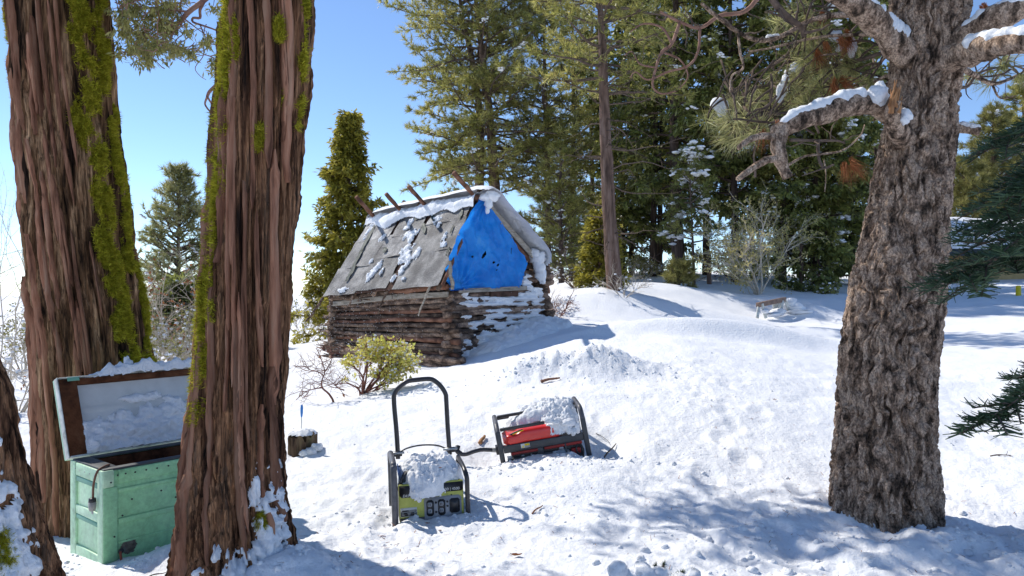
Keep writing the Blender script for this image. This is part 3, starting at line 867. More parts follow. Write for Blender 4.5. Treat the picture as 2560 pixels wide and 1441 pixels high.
def leaves(mb, P, D, length, width, rs, spread=0.8):
    P = np.asarray(P); D = nrm(np.asarray(D)); k = len(P)
    d = nrm(D + rs.normal(0, spread, (k, 3)))
    ln = length * rs.uniform(0.6, 1.2, (k, 1))
    w = nrm(np.cross(d, rs.normal(0, 1, d.shape))) * width * 0.5 * rs.uniform(0.7, 1.2, (k, 1))
    nn = nrm(np.cross(d, w)) * ln * 0.08
    v = np.stack([P, P + d * ln * 0.5 + w + nn, P + d * ln, P + d * ln * 0.5 - w + nn], 1).reshape(-1, 3)
    mb.add(v, np.arange(len(v)).reshape(-1, 4))

def wander(p, d, length, n, rs, wob=0.15, grav=0.0):
    p = np3(p); d = nrm(np3(d)); out = [p]
    st = length / n
    for i in range(n):
        d = nrm(d + rs.normal(0, wob, 3) + np.array([0, 0, grav]))
        p = p + d * st
        out.append(p)
    return np.array(out)

# ------------------------------------------------------------------ limbs of the near pine
def limb(pts, r0, r1, n=56, name='limb', mat='pine_bark', parent=near_pine, sides=20, lump=0.34, p=1.0, seed=0):
    c = bez(pts, n)
    mb = MB(); mb.tube(c, taper(n, r0, r1, p), sides, True, lump, seed)
    mb.build(name, M[mat], parent, smooth=True)
    return c
limb_snow_mb = []
def snow_on(c, r0, r1, a, b, label, seed, lift=0.6, fat=0.8, flat=1.0):
    n = len(c); i0 = int(a * (n - 1)); i1 = max(int(b * (n - 1)), i0 + 3)
    m = 4 * (i1 - i0)
    q = bez(c[i0:i1 + 1], m)
    r = np.interp(np.linspace(a, b, m), [0, 1], [r0, r1])
    k = np.linspace(0, 1, m)
    env = np.clip(np.minimum(k, 1 - k) * 7 + 0.15, 0, 1) ** 0.5
    var = 0.85 + 0.45 * noise3(np.stack([k * 9, np.full(m, seed * 1.0), np.zeros(m)], -1))
    mb = MB()
    mb.tube(q + np.stack([np.zeros(m), -r * 0.32 * np.ones(m), r * lift * (0.5 + 0.5 * env)], -1), r * fat * env * var, 12, True, 0.42, seed)
    o = mb.build('limb_snow', M['snow'], smooth=True)
    tag(o, label, 'snow')
    return o
def Yp(l, dy=0.0):
    return [at(px, py, d) for (px, py, d) in l]
c1 = limb(Yp([(2255, 300, 5.1), (2190, 262, 4.95), (2130, 262, 4.9), (2060, 282, 4.85), (1990, 306, 4.8), (1945, 330, 4.8)]), 0.085, 0.055, seed=1)
snow_on(c1, 0.085, 0.06, 0.30, 0.99, 'snow lying along the broken left limb of the big pine', 5, 0.72, 0.72)
c1b = limb(Yp([(1952, 322, 4.8), (1946, 350, 4.78), (1950, 390, 4.75), (1958, 420, 4.75), (1970, 446, 4.75)]), 0.052, 0.03, seed=2, n=18)
limb(Yp([(1950, 345, 4.8), (1905, 340, 4.7), (1870, 352, 4.65), (1846, 370, 4.6)]), 0.024, 0.016, seed=3, n=16, sides=10)
limb(Yp([(1955, 395, 4.77), (1915, 402, 4.7), (1875, 425, 4.65), (1845, 448, 4.6)]), 0.026, 0.017, seed=4, n=16, sides=10)
c2 = limb(Yp([(2275, 150, 5.15), (2225, 95, 5.05), (2170, 40, 4.95), (2100, -10, 4.85), (2040, -60, 4.8)]), 0.09, 0.065, seed=5)
snow_on(c2, 0.09, 0.066, 0.12, 0.34, 'lump of snow in the crook above the upper left limb', 6, 0.8, 0.85)
snow_on(c2, 0.09, 0.066, 0.36, 0.62, 'snow lying on the upper left limb', 7, 0.7, 0.72)
c3 = limb(Yp([(2330, 140, 5.1), (2400, 100, 5.0), (2470, 58, 4.85), (2560, 15, 4.75), (2650, -25, 4.7)]), 0.08, 0.07, seed=6)
snow_on(c3, 0.08, 0.07, 0.25, 0.95, 'long snow strip on the upper right limb', 8, 0.68, 0.75)
c4 = limb(Yp([(2330, 160, 5.1), (2400, 140, 4.9), (2470, 118, 4.7), (2560, 108, 4.5), (2680, 100, 4.3)]), 0.09, 0.06, seed=7)
snow_on(c4, 0.09, 0.06, 0.25, 0.95, 'snow strip on the lower right limb', 9, 0.7, 0.8)
c5 = limb(Yp([(2360, 325, 5.3), (2400, 322, 5.25), (2450, 330, 5.2)]), 0.04, 0.03, seed=8, n=14)
snow_on(c5, 0.04, 0.034, 0.25, 1.0, 'cap of snow on the stub at the right of the pine', 10, 0.7, 0.7)
# the broken stub with torn orange wood
st = bez(Yp([(2262, 350, 5.05), (2238, 320, 4.9), (2232, 285, 4.82), (2238, 250, 4.78)]), 20)
mb = MB(); mb.tube(st, taper(20, 0.075, 0.035), 14, True, 0.3, 3)
stub = mb.build('broken_stub', M['pine_bark'], near_pine, smooth=True)
mb = MB()
rs = np.random.RandomState(8)
for k in range(9):
    p = at(2236 + rs.uniform(-10, 12), 258 + rs.uniform(-6, 26), 4.74 + rs.uniform(-0.03, 0.04))
    mb.tube([p, p + np.array([0.01, 0, 0.05]), p + np.array([rs.uniform(-0.01, 0.05), -0.01, rs.uniform(0.09, 0.16)])], [0.017, 0.012, 0.001], 6)
mb.build('splinter', M['splinter'], near_pine, smooth=True)
mb = MB()
lumps(mb, [at(2262, 290, 4.85), at(2258, 300, 4.83), at(2196, 240, 4.85), at(2200, 225, 4.88)], np.array([0.045, 0.03, 0.06, 0.045]), 5, 1.1, True)
tag(mb.build('stub_snow', M['snow'], smooth=True), 'small clots of snow tucked behind the broken orange stub', 'snow')

# thin crooked dead branches and live twigs hanging from the big pine
bt = MB(); needles_g = MB(); needles_b = MB()
rs = np.random.RandomState(31)
crooked = [
    ([(2225, 60, 5.1), (2120, 38, 5.2), (2030, 50, 5.3), (1960, 88, 5.3), (1900, 102, 5.2), (1845, 80, 5.2), (1790, 40, 5.1), (1755, 10, 5.0)], 0.022, 0.012),
    ([(1925, -10, 5.0), (1950, 25, 5.05), (1985, 55, 5.1), (2000, 66, 5.15), (2010, 90, 5.2)], 0.024, 0.016),
    ([(2225, 85, 5.1), (2130, 88, 5.25), (2060, 92, 5.4), (1990, 105, 5.5), (1930, 120, 5.5), (1870, 130, 5.5)], 0.014, 0.006),
    ([(2215, 130, 5.2), (2150, 150, 5.4), (2060, 168, 5.6), (1980, 190, 5.7), (1920, 215, 5.8), (1860, 225, 5.8)], 0.016, 0.006),
    ([(2215, 190, 5.2), (2140, 225, 5.4), (2060, 250, 5.5), (1990, 262, 5.6), (1930, 240, 5.7)], 0.012, 0.005),
    ([(1990, 105, 5.5), (1955, 150, 5.5), (1900, 180, 5.5), (1850, 215, 5.5), (1800, 250, 5.5)], 0.010, 0.004),
    ([(1845, 80, 5.2), (1850, 130, 5.2), (1858, 170, 5.2), (1830, 190, 5.2), (1825, 230, 5.2)], 0.010, 0.006),
    ([(1975, 350, 4.8), (2040, 352, 4.9), (2090, 352, 4.95), (2112, 358, 5.0)], 0.011, 0.006),
    ([(1968, 415, 4.78), (2010, 392, 4.85), (2060, 385, 4.9), (2110, 375, 4.95), (2150, 340, 5.0), (2162, 312, 5.0)], 0.009, 0.004),
    ([(2045, 353, 4.9), (2047, 395, 4.9), (2060, 420, 4.9), (2085, 412, 4.9)], 0.012, 0.006),
    ([(2060, 400, 4.9), (2065, 440, 4.9), (2062, 480, 4.9)], 0.005, 0.003),
    ([(2085, 412, 4.9), (2040, 428, 4.88), (2005, 440, 4.85)], 0.006, 0.003),
    ([(2400, 170, 5.3), (2440, 190, 5.6), (2480, 210, 5.8), (2520, 200, 6.0), (2560, 180, 6.2)], 0.022, 0.010),
    ([(2395, 220, 5.3), (2420, 215, 5.5), (2445, 185, 5.7), (2490, 170, 5.8), (2560, 165, 6.0)], 0.014, 0.006),
    ([(2480, 210, 5.8), (2500, 245, 5.9), (2540, 240, 6.0)], 0.010, 0.004),
    ([(1900, -10, 6.2), (1860, 30, 6.2), (1800, 40, 6.2), (1750, 70, 6.2), (1700, 55, 6.2), (1650, 30, 6.2)], 0.020, 0.010),
    ([(1700, 55, 6.2), (1680, 110, 6.2), (1655, 130, 6.2), (1640, 170, 6.2), (1632, 215, 6.2), (1655, 235, 6.2), (1690, 228, 6.2)], 0.015, 0.006),
    ([(1750, 70, 6.2), (1745, 130, 6.2), (1720, 165, 6.2), (1670, 180, 6.2), (1620, 200, 6.2), (1590, 180, 6.2), (1575, 195, 6.2)], 0.012, 0.005),
    ([(1680, 110, 6.2), (1655, 70, 6.2), (1610, 60, 6.2), (1575, 80, 6.2)], 0.011, 0.005),
    ([(1640, 170, 6.2), (1600, 160, 6.2), (1580, 130, 6.2), (1560, 140, 6.2)], 0.008, 0.004),
    ([(1655, 130, 6.2), (1700, 150, 6.2), (1720, 190, 6.2), (1700, 222, 6.2)], 0.009, 0.004),
]
for i, (pts, r0, r1) in enumerate(crooked):
    n = 26
    c = bez(Yp(pts), n)
    m = MB(); m.tube(c, taper(n, r0, r1), 7, True, 0.25, i)
    m.build('branch', M['pink_limb'] if i >= 15 else M['twig'] if i % 2 else M['pine_bark'], near_pine, smooth=True)
    for k in range(5, n, 3):
        if rs.rand() < 0.7 and i not in (8, 9, 10, 11):
            t = wander(c[k], rs.normal(0, 1, 3) * [1, .5, .6], rs.uniform(0.1, 0.32), 6, rs, 0.35)
            bt.tube(t, taper(7, r1 * 0.8, 0.002), 5)
green_at = [(1800, 300, 5.4), (1830, 285, 5.4), (1865, 262, 5.5), (1820, 330, 5.3), (1850, 340, 5.3), (1900, 330, 5.3), (1880, 300, 5.3), (1945, 240, 5.6), (1980, 180, 5.6), (2010, 150, 5.5), (2040, 130, 5.5),
            (1900, 225, 5.7), (1930, 265, 5.6), (1960, 210, 5.7), (2060, 215, 5.6), (2090, 240, 5.6), (2120, 180, 5.5), (2060, 60, 5.6), (1990, 40, 5.5), (1960, 70, 5.6), (2020, 95, 5.7), (2090, 150, 5.6), (1850, 245, 5.6),
            (1990, 235, 5.6), (2080, 215, 5.4), (2110, 110, 5.5), (2140, 145, 5.4), (2150, 230, 5.6), (1870, 320, 5.3), (1835, 315, 5.2), (1910, 290, 5.6), (2030, 20, 5.6), (2160, 200, 5.5), (2010, 260, 5.5), (2040, 190, 5.7),
            (2425, 200, 5.8), (2470, 180, 5.9), (2500, 150, 6.0), (2540, 190, 6.0)]
P_, D_ = [], []
for (x, y, d) in green_at:
    for k in range(4):
        p = at(x + rs.normal(0, 17), y + rs.normal(0, 10), d + rs.normal(0, 0.12))
        P_.append(p); D_.append(rs.normal(0, 0.6, 3) + [-.5, -.2, -.35])
        t = wander(p, -np.array(D_[-1]) + [0.4, 0.2, 0.5], 0.35, 5, rs, 0.2)
        bt.tube(t, taper(6, 0.005, 0.009), 5)
tufts(needles_g, P_, D_, 30, 0.17, 0.0058, 0.55, rs, 0.1)
P_, D_ = [], []
for (x, y, d, n) in [(2118, 415, 4.95, 4), (2055, 130, 5.4, 2), (2105, 105, 5.3, 2), (2120, 85, 5.3, 2), (2110, 205, 5.3, 2), (2090, 215, 5.3, 2), (2060, 35, 5.4, 1), (1945, 315, 4.9, 1), (1925, 330, 4.85, 1), (2090, 200, 5.3, 1), (2460, 20, 5.5, 2), (2065, 110, 5.4, 1)]:
    for k in range(n):
        P_.append(at(x - 8, y - 6, d) + rs.normal(0, 0.015, 3)); D_.append(np.array([0.35, -0.1, -1.0]) + rs.normal(0, 0.25, 3))
tufts(needles_b, P_, D_, 46, 0.16, 0.0035, 0.28, rs, 0.1)
tag(bt.build('twigs', M['twig'], near_pine, smooth=True), kind='stuff')
tag(needles_g.build('green_needles', M['pine_needle_pale'], near_pine), kind='stuff')
tag(needles_b.build('brown_needles', M['brown_needle'], near_pine), 'dead rust brown needle tufts', kind='stuff')
mb = MB()
lumps(mb, [at(1965, 210, 5.5), at(1950, 235, 5.5), at(1958, 222, 5.5), at(2090, 90, 5.45), at(2095, 110, 5.45), at(2130, 120, 5.4), at(1980, 180, 5.6), at(1990, 165, 5.6), at(1795, 262, 5.5), at(1805, 270, 5.5), at(1925, 95, 5.3), at(1940, 92, 5.3)],
      np.array([[.03, .03, .07], [.025, .03, .07], [.025, .03, .06], [.05, .03, .04], [.03, .03, .06], [.035, .03, .07], [.05, .04, .03], [.04, .04, .03], [.05, .05, .05], [.045, .05, .06], [.07, .03, .015], [.06, .03, .015]]), 9, 1, True)
tag(mb.build('needle_snow', M['snow'], smooth=True), 'small clots of snow caught among the near pine needles', 'snow', kind='stuff')

# ------------------------------------------------------------------ a long limb of the middle cedar arches back and hangs its leafy boughs into the gap
rs = np.random.RandomState(44)
hidden = mid_cedar
mb = MB(); mb.tube(bez([mid_tr.surf(np.array([2.9]), np.array([4.6]))[0] + [0, -.1, 0], (-1.75, 4.9, 5.0), (-1.9, 5.4, 4.6), at(640, -160, 5.6), at(640, -40, 5.6)], 30), taper(30, .04, .02), 12, True, .15, 4)
mb.build('limb', M['pink_limb'], hidden, smooth=True)
mb = MB(); mb.tube(bez([mid_tr.surf(np.array([3.0]), np.array([5.0]))[0] + [0, -.1, 0], (-1.8, 5.6, 5.6), (-2.2, 7.2, 5.9), at(700, -200, 8.5), at(860, -190, 8.6)], 30), taper(30, .03, .01), 10, True, .15, 5)
mb.build('limb', M['pink_limb'], hidden, smooth=True)
H = lambda l, d=5.6: [at(x, y, d + rs.normal(0, 0.03)) for (x, y) in l]
hp = MB(); hl = MB()
limbs = [([(640, -40), (590, 60), (556, 90), (548, 130), (552, 165), (556, 180)], .03, .03), ([(560, 190), (545, 210), (525, 228), (518, 242)], .028, .018), ([(518, 242), (513, 262), (530, 285), (548, 300)], .014, .006), ([(520, 245), (535, 270), (548, 290)], .012, .006),
         ([(640, -120), (560, -40), (505, 5), (470, 32), (450, 55), (420, 70)], .034, .026), ([(510, 5), (500, 25), (500, 45), (483, 45), (482, 55), (500, 62), (530, 72), (548, 80)], .02, .008), ([(455, 50), (452, 65), (440, 72), (410, 95), (380, 110)], .014, .006),
         ([(440, 40), (430, 60), (432, 85), (425, 105)], .01, .005), ([(500, 62), (510, 90), (505, 110)], .008, .004), ([(470, 30), (420, 25), (370, 20), (330, 40), (342, 70), (300, 85)], .014, .005), ([(455, -10), (452, 35), (480, 62), (515, 88)], .010, .005),
         ([(508, 110), (508, 140), (488, 170), (500, 190), (515, 200)], .006, .003), ([(420, 70), (400, 100), (350, 95), (310, 110)], .008, .003), ([(640, -160), (540, -110), (430, -70), (330, -40), (250, -20)], .03, .012), ([(430, -70), (380, -10), (330, 5), (290, 30)], .02, .006)]
ends = []
for (l, r0, r1) in limbs:
    c = bez(H(l), 22)
    m = MB(); m.tube(c, taper(22, r0 * .62, r1 * .62), 8, True, 0.12, 2)
    m.build('limb', M['pink_limb'], hidden, smooth=True)
for (x, y, sx, sy, n) in [(330, 20, 35, 22, 55), (400, 60, 35, 20, 60), (420, 15, 40, 15, 45), (340, 120, 25, 15, 30), (395, 115, 35, 18, 50), (440, 122, 25, 9, 24), (370, 150, 15, 10, 16), (480, 135, 12, 8, 9), (515, 105, 12, 8, 12), (535, 165, 10, 12, 10), (475, 80, 8, 5, 5),
                          (310, 60, 15, 20, 22), (300, 130, 8, 12, 8), (530, 20, 12, 6, 5), (350, 85, 20, 12, 25), (380, -50, 90, 25, 50), (480, -100, 90, 25, 30), (640, -175, 60, 25, 40)]:
    for k in range(n):
        p = at(x + rs.normal(0, sx * 0.7), y + rs.normal(0, sy * 0.7), (8.5 if sx in (120, 60) else 5.6) + rs.normal(0, 0.25))
        ends.append(p)
ends = np.array(ends)
for p in ends[::2]:
    t = wander(p, rs.normal(0, 1, 3) * [1, .6, .4] + [0.5, 0, .5], rs.uniform(.07, .2), 4, rs, .3)
    hp.tube(t, taper(5, .002, .004), 4, False)
sprays(hl, ends, np.tile([0.2, 0, -0.5], (len(ends), 1)) + rs.normal(0, .5, (len(ends), 3)), 15, 0.055, 0.0125, rs, 0.35, 0.7)
tag(hp.build('twigs', M['pink_limb'], hidden), kind='stuff')
tag(hl.build('leaf_sprays', M['olive_leaf'], hidden), kind='stuff')

# the same long limb carries a heavier bough, above the picture, that dapples the snow
rs = np.random.RandomState(47)
P_ = np.concatenate([np.array([-2.55, 8.0, 5.7]) + rs.normal(0, 1, (170, 3)) * [.55, .25, .22], np.array([-1.35, 7.5, 5.6]) + rs.normal(0, 1, (90, 3)) * [.42, .2, .2]])
hb = MB(); sprays(hb, P_, rs.normal(0, .6, (len(P_), 3)) + [.3, -.1, -.3], 9, .16, .045, rs, .3, .7)
tag(hb.build('leaf_sprays', M['dark_leaf'], mid_cedar), kind='stuff')

# crowns of the two near cedars, above the picture
def high_crown(tr, parent, z0, z1, nb, L, seed):
    rs = np.random.RandomState(seed)
    w = MB(); lf = MB(); P_, D_ = [], []
    for i in range(nb):
        z = z0 + (z1 - z0) * (i / nb)
        a = i * 2.4 + rs.uniform(-.4, .4)
        c, r = tr.axis(np.array([z]))
        d = np.array([math.cos(a), math.sin(a), 0.15])
        l = L * (1.1 - 0.8 * (z - z0) / (z1 - z0)) * rs.uniform(.7, 1.1)
        b = wander((c[0, 0], c[0, 1], z), d, l, 8, rs, .1, -.04)
        w.tube(b, taper(9, .05, .008), 6)
        for k in range(2, 9):
            for j in range(5):
                P_.append(b[k] + rs.normal(0, .16, 3)); D_.append(d + rs.normal(0, .6, 3))
    sprays(lf, P_, D_, 10, .22, .06, rs)
    tag(w.build('branches', M['cedar_bark'], parent, smooth=True), kind='stuff')
    tag(lf.build('crown', M['dark_leaf'], parent), kind='stuff')
high_crown(left_tr, left_cedar, 6.5, 16.5, 34, 2.2, 61)
high_crown(mid_tr, mid_cedar, 5.2, 13.5, 26, 1.5, 62)
high_crown(pine_tr, near_pine, 5.0, 13.5, 26, 2.0, 63)

# ------------------------------------------------------------------ the near fir whose boughs reach in from the right edge
rs = np.random.RandomState(71)
fx, fy = 2.10, 2.15
fir = thing('fir_tree', 'dark green fir just outside the right edge, its near boughs reaching into the picture', 'tree', (fx, fy, gz(fx, fy)))
mb = MB(); mb.tube([(fx, fy, gz(fx, fy) - .2), (fx, fy, 1.2), (fx + .02, fy, 2.6), (fx, fy, 4.2)], [.10, .08, .055, .01], 14, True, .1, 2)
mb.build('trunk', M['dark_bark'], fir, smooth=True)
def fir_bough(pts, seed, twl=0.26, ntw=9, nl=0.037):
    rs = np.random.RandomState(seed)
    n = 22
    c = bez(pts, n)
    w = MB(); w.tube(c, taper(n, .008, .0025), 6)
    axes = [(c, 0.4, 1.0)]
    d0 = nrm(c[-1] - c[0]); side = nrm(np.cross(d0, [0, 0, 1.0]))
    for k in range(ntw):
        i = int(3 + (n - 5) * k / ntw)
        for sgn in (-1, 1):
            dd = nrm(d0 * .75 + side * sgn * .75 + np.array([0, 0, rs.uniform(-.3, .1)]))
            t = wander(c[i], dd, twl * (1 - .45 * k / ntw) * rs.uniform(.7, 1.1), 9, rs, .05, -.02)
            w.tube(t, taper(10, .0035, .0015), 5)
            axes.append((t, 0.1, 1.0))
            if rs.rand() < .6:
                t2 = wander(t[4], nrm(dd + side * sgn * -.8), twl * .4, 5, rs, .05)
                w.tube(t2, taper(6, .0025, .0012), 4)
                axes.append((t2, .1, 1.0))
    lf = MB()
    for (a, k0, k1) in axes:
        L = np.linalg.norm(np.diff(a, axis=0), axis=1).sum()
        m = int(L / .0021)
        f = np.linspace(0, len(a) - 1.001, m); i = f.astype(int)
        p = a[i] + (a[i + 1] - a[i]) * (f - i)[:, None]
        tg = nrm(a[i + 1] - a[i])
        sd = nrm(np.cross(tg, [0, 0, 1.0])) * np.where(np.arange(m) % 2, 1, -1)[:, None]
        d = nrm(sd + tg * .65 + np.array([0, 0, .35]) + rs.normal(0, .28, (m, 3)))
        ln = nl * rs.uniform(.7, 1.1, (m, 1))
        wd = nrm(np.cross(d, rs.normal(0, 1, d.shape))) * .0019
        v = np.stack([p - wd, p + wd, p + d * ln + wd * .5, p + d * ln - wd * .5], 1).reshape(-1, 3)
        lf.add(v, np.arange(len(v)).reshape(-1, 4))
    o = w.build('bough', M['twig'], fir, smooth=True)
    tag(lf.build('needles', M['fir_needle'], o), kind='stuff')
FB = lambda l: [np.array([(x - 1280) / FPX * d, d, EYE + (720 - y) / FPX * d]) for (x, y, d) in l]
fir_bough(FB([(3100, 480, 2.15), (2760, 470, 2.0), (2600, 560, 1.9), (2470, 660, 1.85), (2360, 715, 1.85)]), 1, .24, 9)
fir_bough(FB([(3100, 350, 2.15), (2760, 340, 2.1), (2620, 420, 2.1), (2520, 520, 2.05), (2440, 590, 2.0)]), 2, .22, 9)
fir_bough(FB([(3100, 200, 2.15), (2760, 210, 2.25), (2640, 270, 2.25), (2550, 340, 2.2), (2470, 370, 2.2)]), 3, .20, 7)
fir_bough(FB([(3100, 420, 2.2), (2820, 400, 2.3), (2680, 470, 2.3), (2590, 560, 2.3), (2530, 640, 2.25)]), 8, .22, 8)
fir_bough(FB([(3150, 830, 2.15), (2800, 850, 1.8), (2640, 930, 1.7), (2520, 1020, 1.65), (2400, 1085, 1.62)]), 5, .12, 7, .036)
fir_bough(FB([(3150, 780, 2.15), (2800, 800, 1.95), (2680, 870, 1.9), (2590, 940, 1.85), (2530, 985, 1.85)]), 6, .1, 5, .034)
fir_bough(FB([(3100, 300, 2.15), (2780, 300, 2.0), (2660, 380, 1.95), (2570, 450, 1.9), (2500, 500, 1.9)]), 9, .2, 8)
fir_bough(FB([(3100, 500, 2.15), (2760, 520, 2.05), (2640, 600, 2.0), (2540, 650, 1.98), (2430, 640, 1.95)]), 10, .22, 9)
fir_bough(FB([(3100, 260, 2.3), (2800, 230, 2.4), (2700, 270, 2.4), (2620, 330, 2.4), (2550, 420, 2.4)]), 12, .22, 9)
# ------------------------------------------------------------------ the log cabin
CA = np.array([-0.98, 12.0]); CU = np.array([-0.75, 0.66]); CG = np.array([0.66, 0.75])
def cab(s, t, z):
    s, t, z = np.broadcast_arrays(np.asarray(s, float), np.asarray(t, float), np.asarray(z, float))
    return np.stack([CA[0] + CU[0] * s + CG[0] * t, CA[1] + CU[1] * s + CG[1] * t, z], -1)
cabin = thing('log_cabin', 'small weathered log cabin with grey sheet roof and blue tarp over its gable', 'cabin', (CA[0], CA[1], 0.34))
rs = np.random.RandomState(101)
def log(p0, p1, r0, r1, seed, mat='log', name='log', lump=0.42, n=22, sides=11, wob=0.034):
    rr = np.random.RandomState(seed)
    k = np.linspace(0, 1, n)[:, None]
    c = np3(p0) * (1 - k) + np3(p1) * k
    nz = np.stack([noise3(np.stack([k[:, 0] * 2.4, np.full(n, seed * .71 + j * 9), np.zeros(n)], -1)) for j in range(3)], -1)
    c = c + nz * wob
    mb = MB(); mb.tube(c, taper(n, r0, r1) * (1 + .14 * noise3(np.stack([k[:, 0] * 5, np.full(n, seed * .3), np.ones(n)], -1))), sides, True, lump, seed)
    return mb.build(name, M[mat], cabin, smooth=True)
def wz(s, z): return .30 + (z - .30) * (1 - .135 * s / 3.0)
zz = .30; i = 0
while zz < 1.50:                                    # long wall towards the camera
    r = rs.uniform(.032, .050) * (1.2 if zz < .5 else 1)
    zz += r
    e0, e1 = rs.uniform(.02, .26), rs.uniform(-.05, .34)
    log(cab(-e0, 0 + rs.uniform(-.03, .02), zz + .01), cab(3.05 + e1, rs.uniform(-.03, .03), wz(3.0, zz)), r * .98, r * rs.uniform(.62, 1.0), 200 + i, 'log_red' if i in (2, 5, 9, 11) else 'log')
    zz += r * .86; i += 1
for k in range(5):                                  # rotted bottom logs at the near corner
    log(cab(-.25 - .05 * k, -.06 - .02 * k, .26 + .055 * k), cab(1.0 + .4 * k, -.05, .28 + .05 * k), .055, .05, 240 + k, 'log', lump=.5)
zz = .42; i = 0
while zz < 1.5:                                     # gable wall
    r = rs.uniform(.040, .058); zz += r
    log(cab(rs.uniform(-.03, .02), -rs.uniform(.05, .2), zz - .03), cab(rs.uniform(-.03, .03), 2.36 + rs.uniform(0, .22), zz + .04), r, r * rs.uniform(.8, 1.05), 300 + i)
    zz += r * .92; i += 1
for k in range(5):                                  # upper logs behind the tarp
    log(cab(.05, .0 + .12 * k, 1.56 + .13 * k), cab(.05, 2.25 - .05 * k, 1.60 + .13 * k), .05, .045, 330 + k)
zz = .3; i = 0
while zz < 2.05:                                    # far side wall
    r = rs.uniform(.05, .065); zz += r
    log(cab(-rs.uniform(.05, .25), 2.32, zz + .03), cab(3.1, 2.32, zz - .03), r, r, 360 + i); zz += r * .9; i += 1
zz = .3; i = 0
while zz < 1.5:                                     # back wall
    r = .06; zz += r
    log(cab(3.05, -.1, zz - .05), cab(3.05, 2.45, zz), r, r, 400 + i); zz += r * .9; i += 1
log(cab(.06, .06, .2), cab(.06, .06, 1.55), .05, .045, 430, 'log_red', 'corner_post')
log(cab(-.02, 2.36, 1.45), cab(-.02, 2.34, 2.05), .05, .045, 431, 'log', 'corner_post')
log(cab(-.05, 2.42, 1.5), cab(.05, 2.46, 1.95), .035, .035, 432, 'log_red', 'corner_post')
mb = MB(); mb.pbox(cab(.12, .12, .2), cab(2.95, .12, .2) - cab(.12, .12, .2), cab(.12, 2.2, .2) - cab(.12, .12, .2), (0, 0, 1.3))
mb.build('inner_shade_box', M['inside_shade'], cabin)  # box painting the dark inside the log walls
# plate boards under the eaves
def board(p0, p1, w, th, nrmal, name, mat, bev=.004):
    p0, p1, nn = np3(p0), np3(p1), nrm(np3(nrmal))
    d = p1 - p0; wv = nrm(np.cross(d, nn))
    mb = MB(); mb.pbox(p0 - wv * w / 2, d, wv * w, nn * th)
    return mb.build(name, M[mat], cabin, bevel=bev)
NW = cab(0, -1, 0) - cab(0, 0, 0); NG = cab(-1, 0, 0) - cab(0, 0, 0)
board(cab(-.03, -.055, 1.50), cab(1.3, -.055, 1.45), .085, .03, NW, 'plate_board', 'old_board')
board(cab(1.33, -.05, 1.445), cab(3.1, -.06, 1.30), .085, .03, NW, 'plate_board', 'old_board')
log(cab(-.06, -.10, 1.60), cab(1.35, -.08, 1.555), .045, .05, 440, 'log_red')
log(cab(1.2, -.08, 1.55), cab(3.05, -.08, 1.40), .045, .045, 441, 'log')
board(cab(-.09, .10, 1.555), cab(-.09, 1.75, 1.60), .07, .03, NG, 'gable_board_and_shade', 'old_board')
board(cab(-.06, .85, 1.50), cab(-.06, 1.55, 1.50), .09, .03, NG, 'gable_board_and_shade', 'brown_board')

# roof
RL = [cab(-.06, -.30, 1.655), cab(2.95, -.30, 1.455), cab(-.02, .60, 3.10), cab(2.9, .70, 2.90)]
RR = [cab(-.04, 2.13, 2.06), cab(2.95, 2.2, 1.80), cab(-.02, .62, 3.12), cab(2.9, .72, 2.92)]
def quad(Rq, flip):
    e = nrm(np.cross(Rq[1] - Rq[0], Rq[2] - Rq[0]))
    if e[2] < 0: e = -e
    def f(a, b, h=0.0):
        a = np.asarray(a, float)[..., None]; b = np.asarray(b, float)[..., None]
        p = (Rq[0] * (1 - a) + Rq[1] * a) * (1 - b) + (Rq[2] * (1 - a) + Rq[3] * a) * b
        h = np.asarray(h, float)
        if h.ndim: h = h[..., None]
        return p + e * h
    return f, e
roofL, nL = quad(RL, 1); roofR, nR = quad(RR, -1)
for k in range(5):
    b0, b1 = k / 5 + .004, (k + 1) / 5 - .006
    for f, nn, nm in ((roofL, nL, 'l'), (roofR, nR, 'r')):
        mb = MB(); o = f(0.005, b0, -.035)
        mb.pbox(o, f(.995, b0, -.035) - o, f(.005, b1, -.035) - o, nn * .022)
        mb.build('roof_board', M['brown_board'], cabin, bevel=.003)
rs = np.random.RandomState(55)
sheets = [(.0, .37, -.01, .40, 1), (.0, .37, .39, .76, 1), (.015, .34, .74, 1.0, 1), (.43, .70, .02, .40, 1), (.41, .69, .40, .70, 0), (.38, .63, .66, .93, 1), (.70, 1.01, -.01, .34, 1), (.69, 1.0, .33, .70, 1), (.66, .99, .68, .97, 1), (.42, .56, .50, .80, 0)]
for i, (a0, a1, b0, b1, kk) in enumerate(sheets):
    A, B = np.meshgrid(np.linspace(a0, a1, 16), np.linspace(b0, b1, 14))
    sk = rs.uniform(-.012, .012)
    lift = .004 + .006 * (i % 3) + .014 * np.clip(noise3(np.stack([A * 5, B * 5, np.full_like(A, i * 3.)], -1)) + .2, 0, 1)
    edge = np.minimum(np.minimum(A - a0, a1 - A) / (a1 - a0), np.minimum(B - b0, b1 - B) / (b1 - b0))
    lift = lift + .03 * np.clip(.10 - edge, 0, 1) / .1 * np.clip(noise3(np.stack([A * 7, B * 7, np.full_like(A, i * 5.)], -1)) - .05, 0, 1)
    A2 = A + sk * (B - b0) + .006 * noise3(np.stack([B * 9, A * 0, np.full_like(A, i * 2.)], -1)); B2 = B + .012 * noise3(np.stack([A * 9, B * 0, np.full_like(A, i * 7.)], -1))
    g = roofL(A2, B2, lift)
    mb = MB(); mb.grid(g); mb.grid((g - nL * .006)[::-1])
    mb.build('roof_sheet', M['roof_sheet'], cabin, smooth=True)
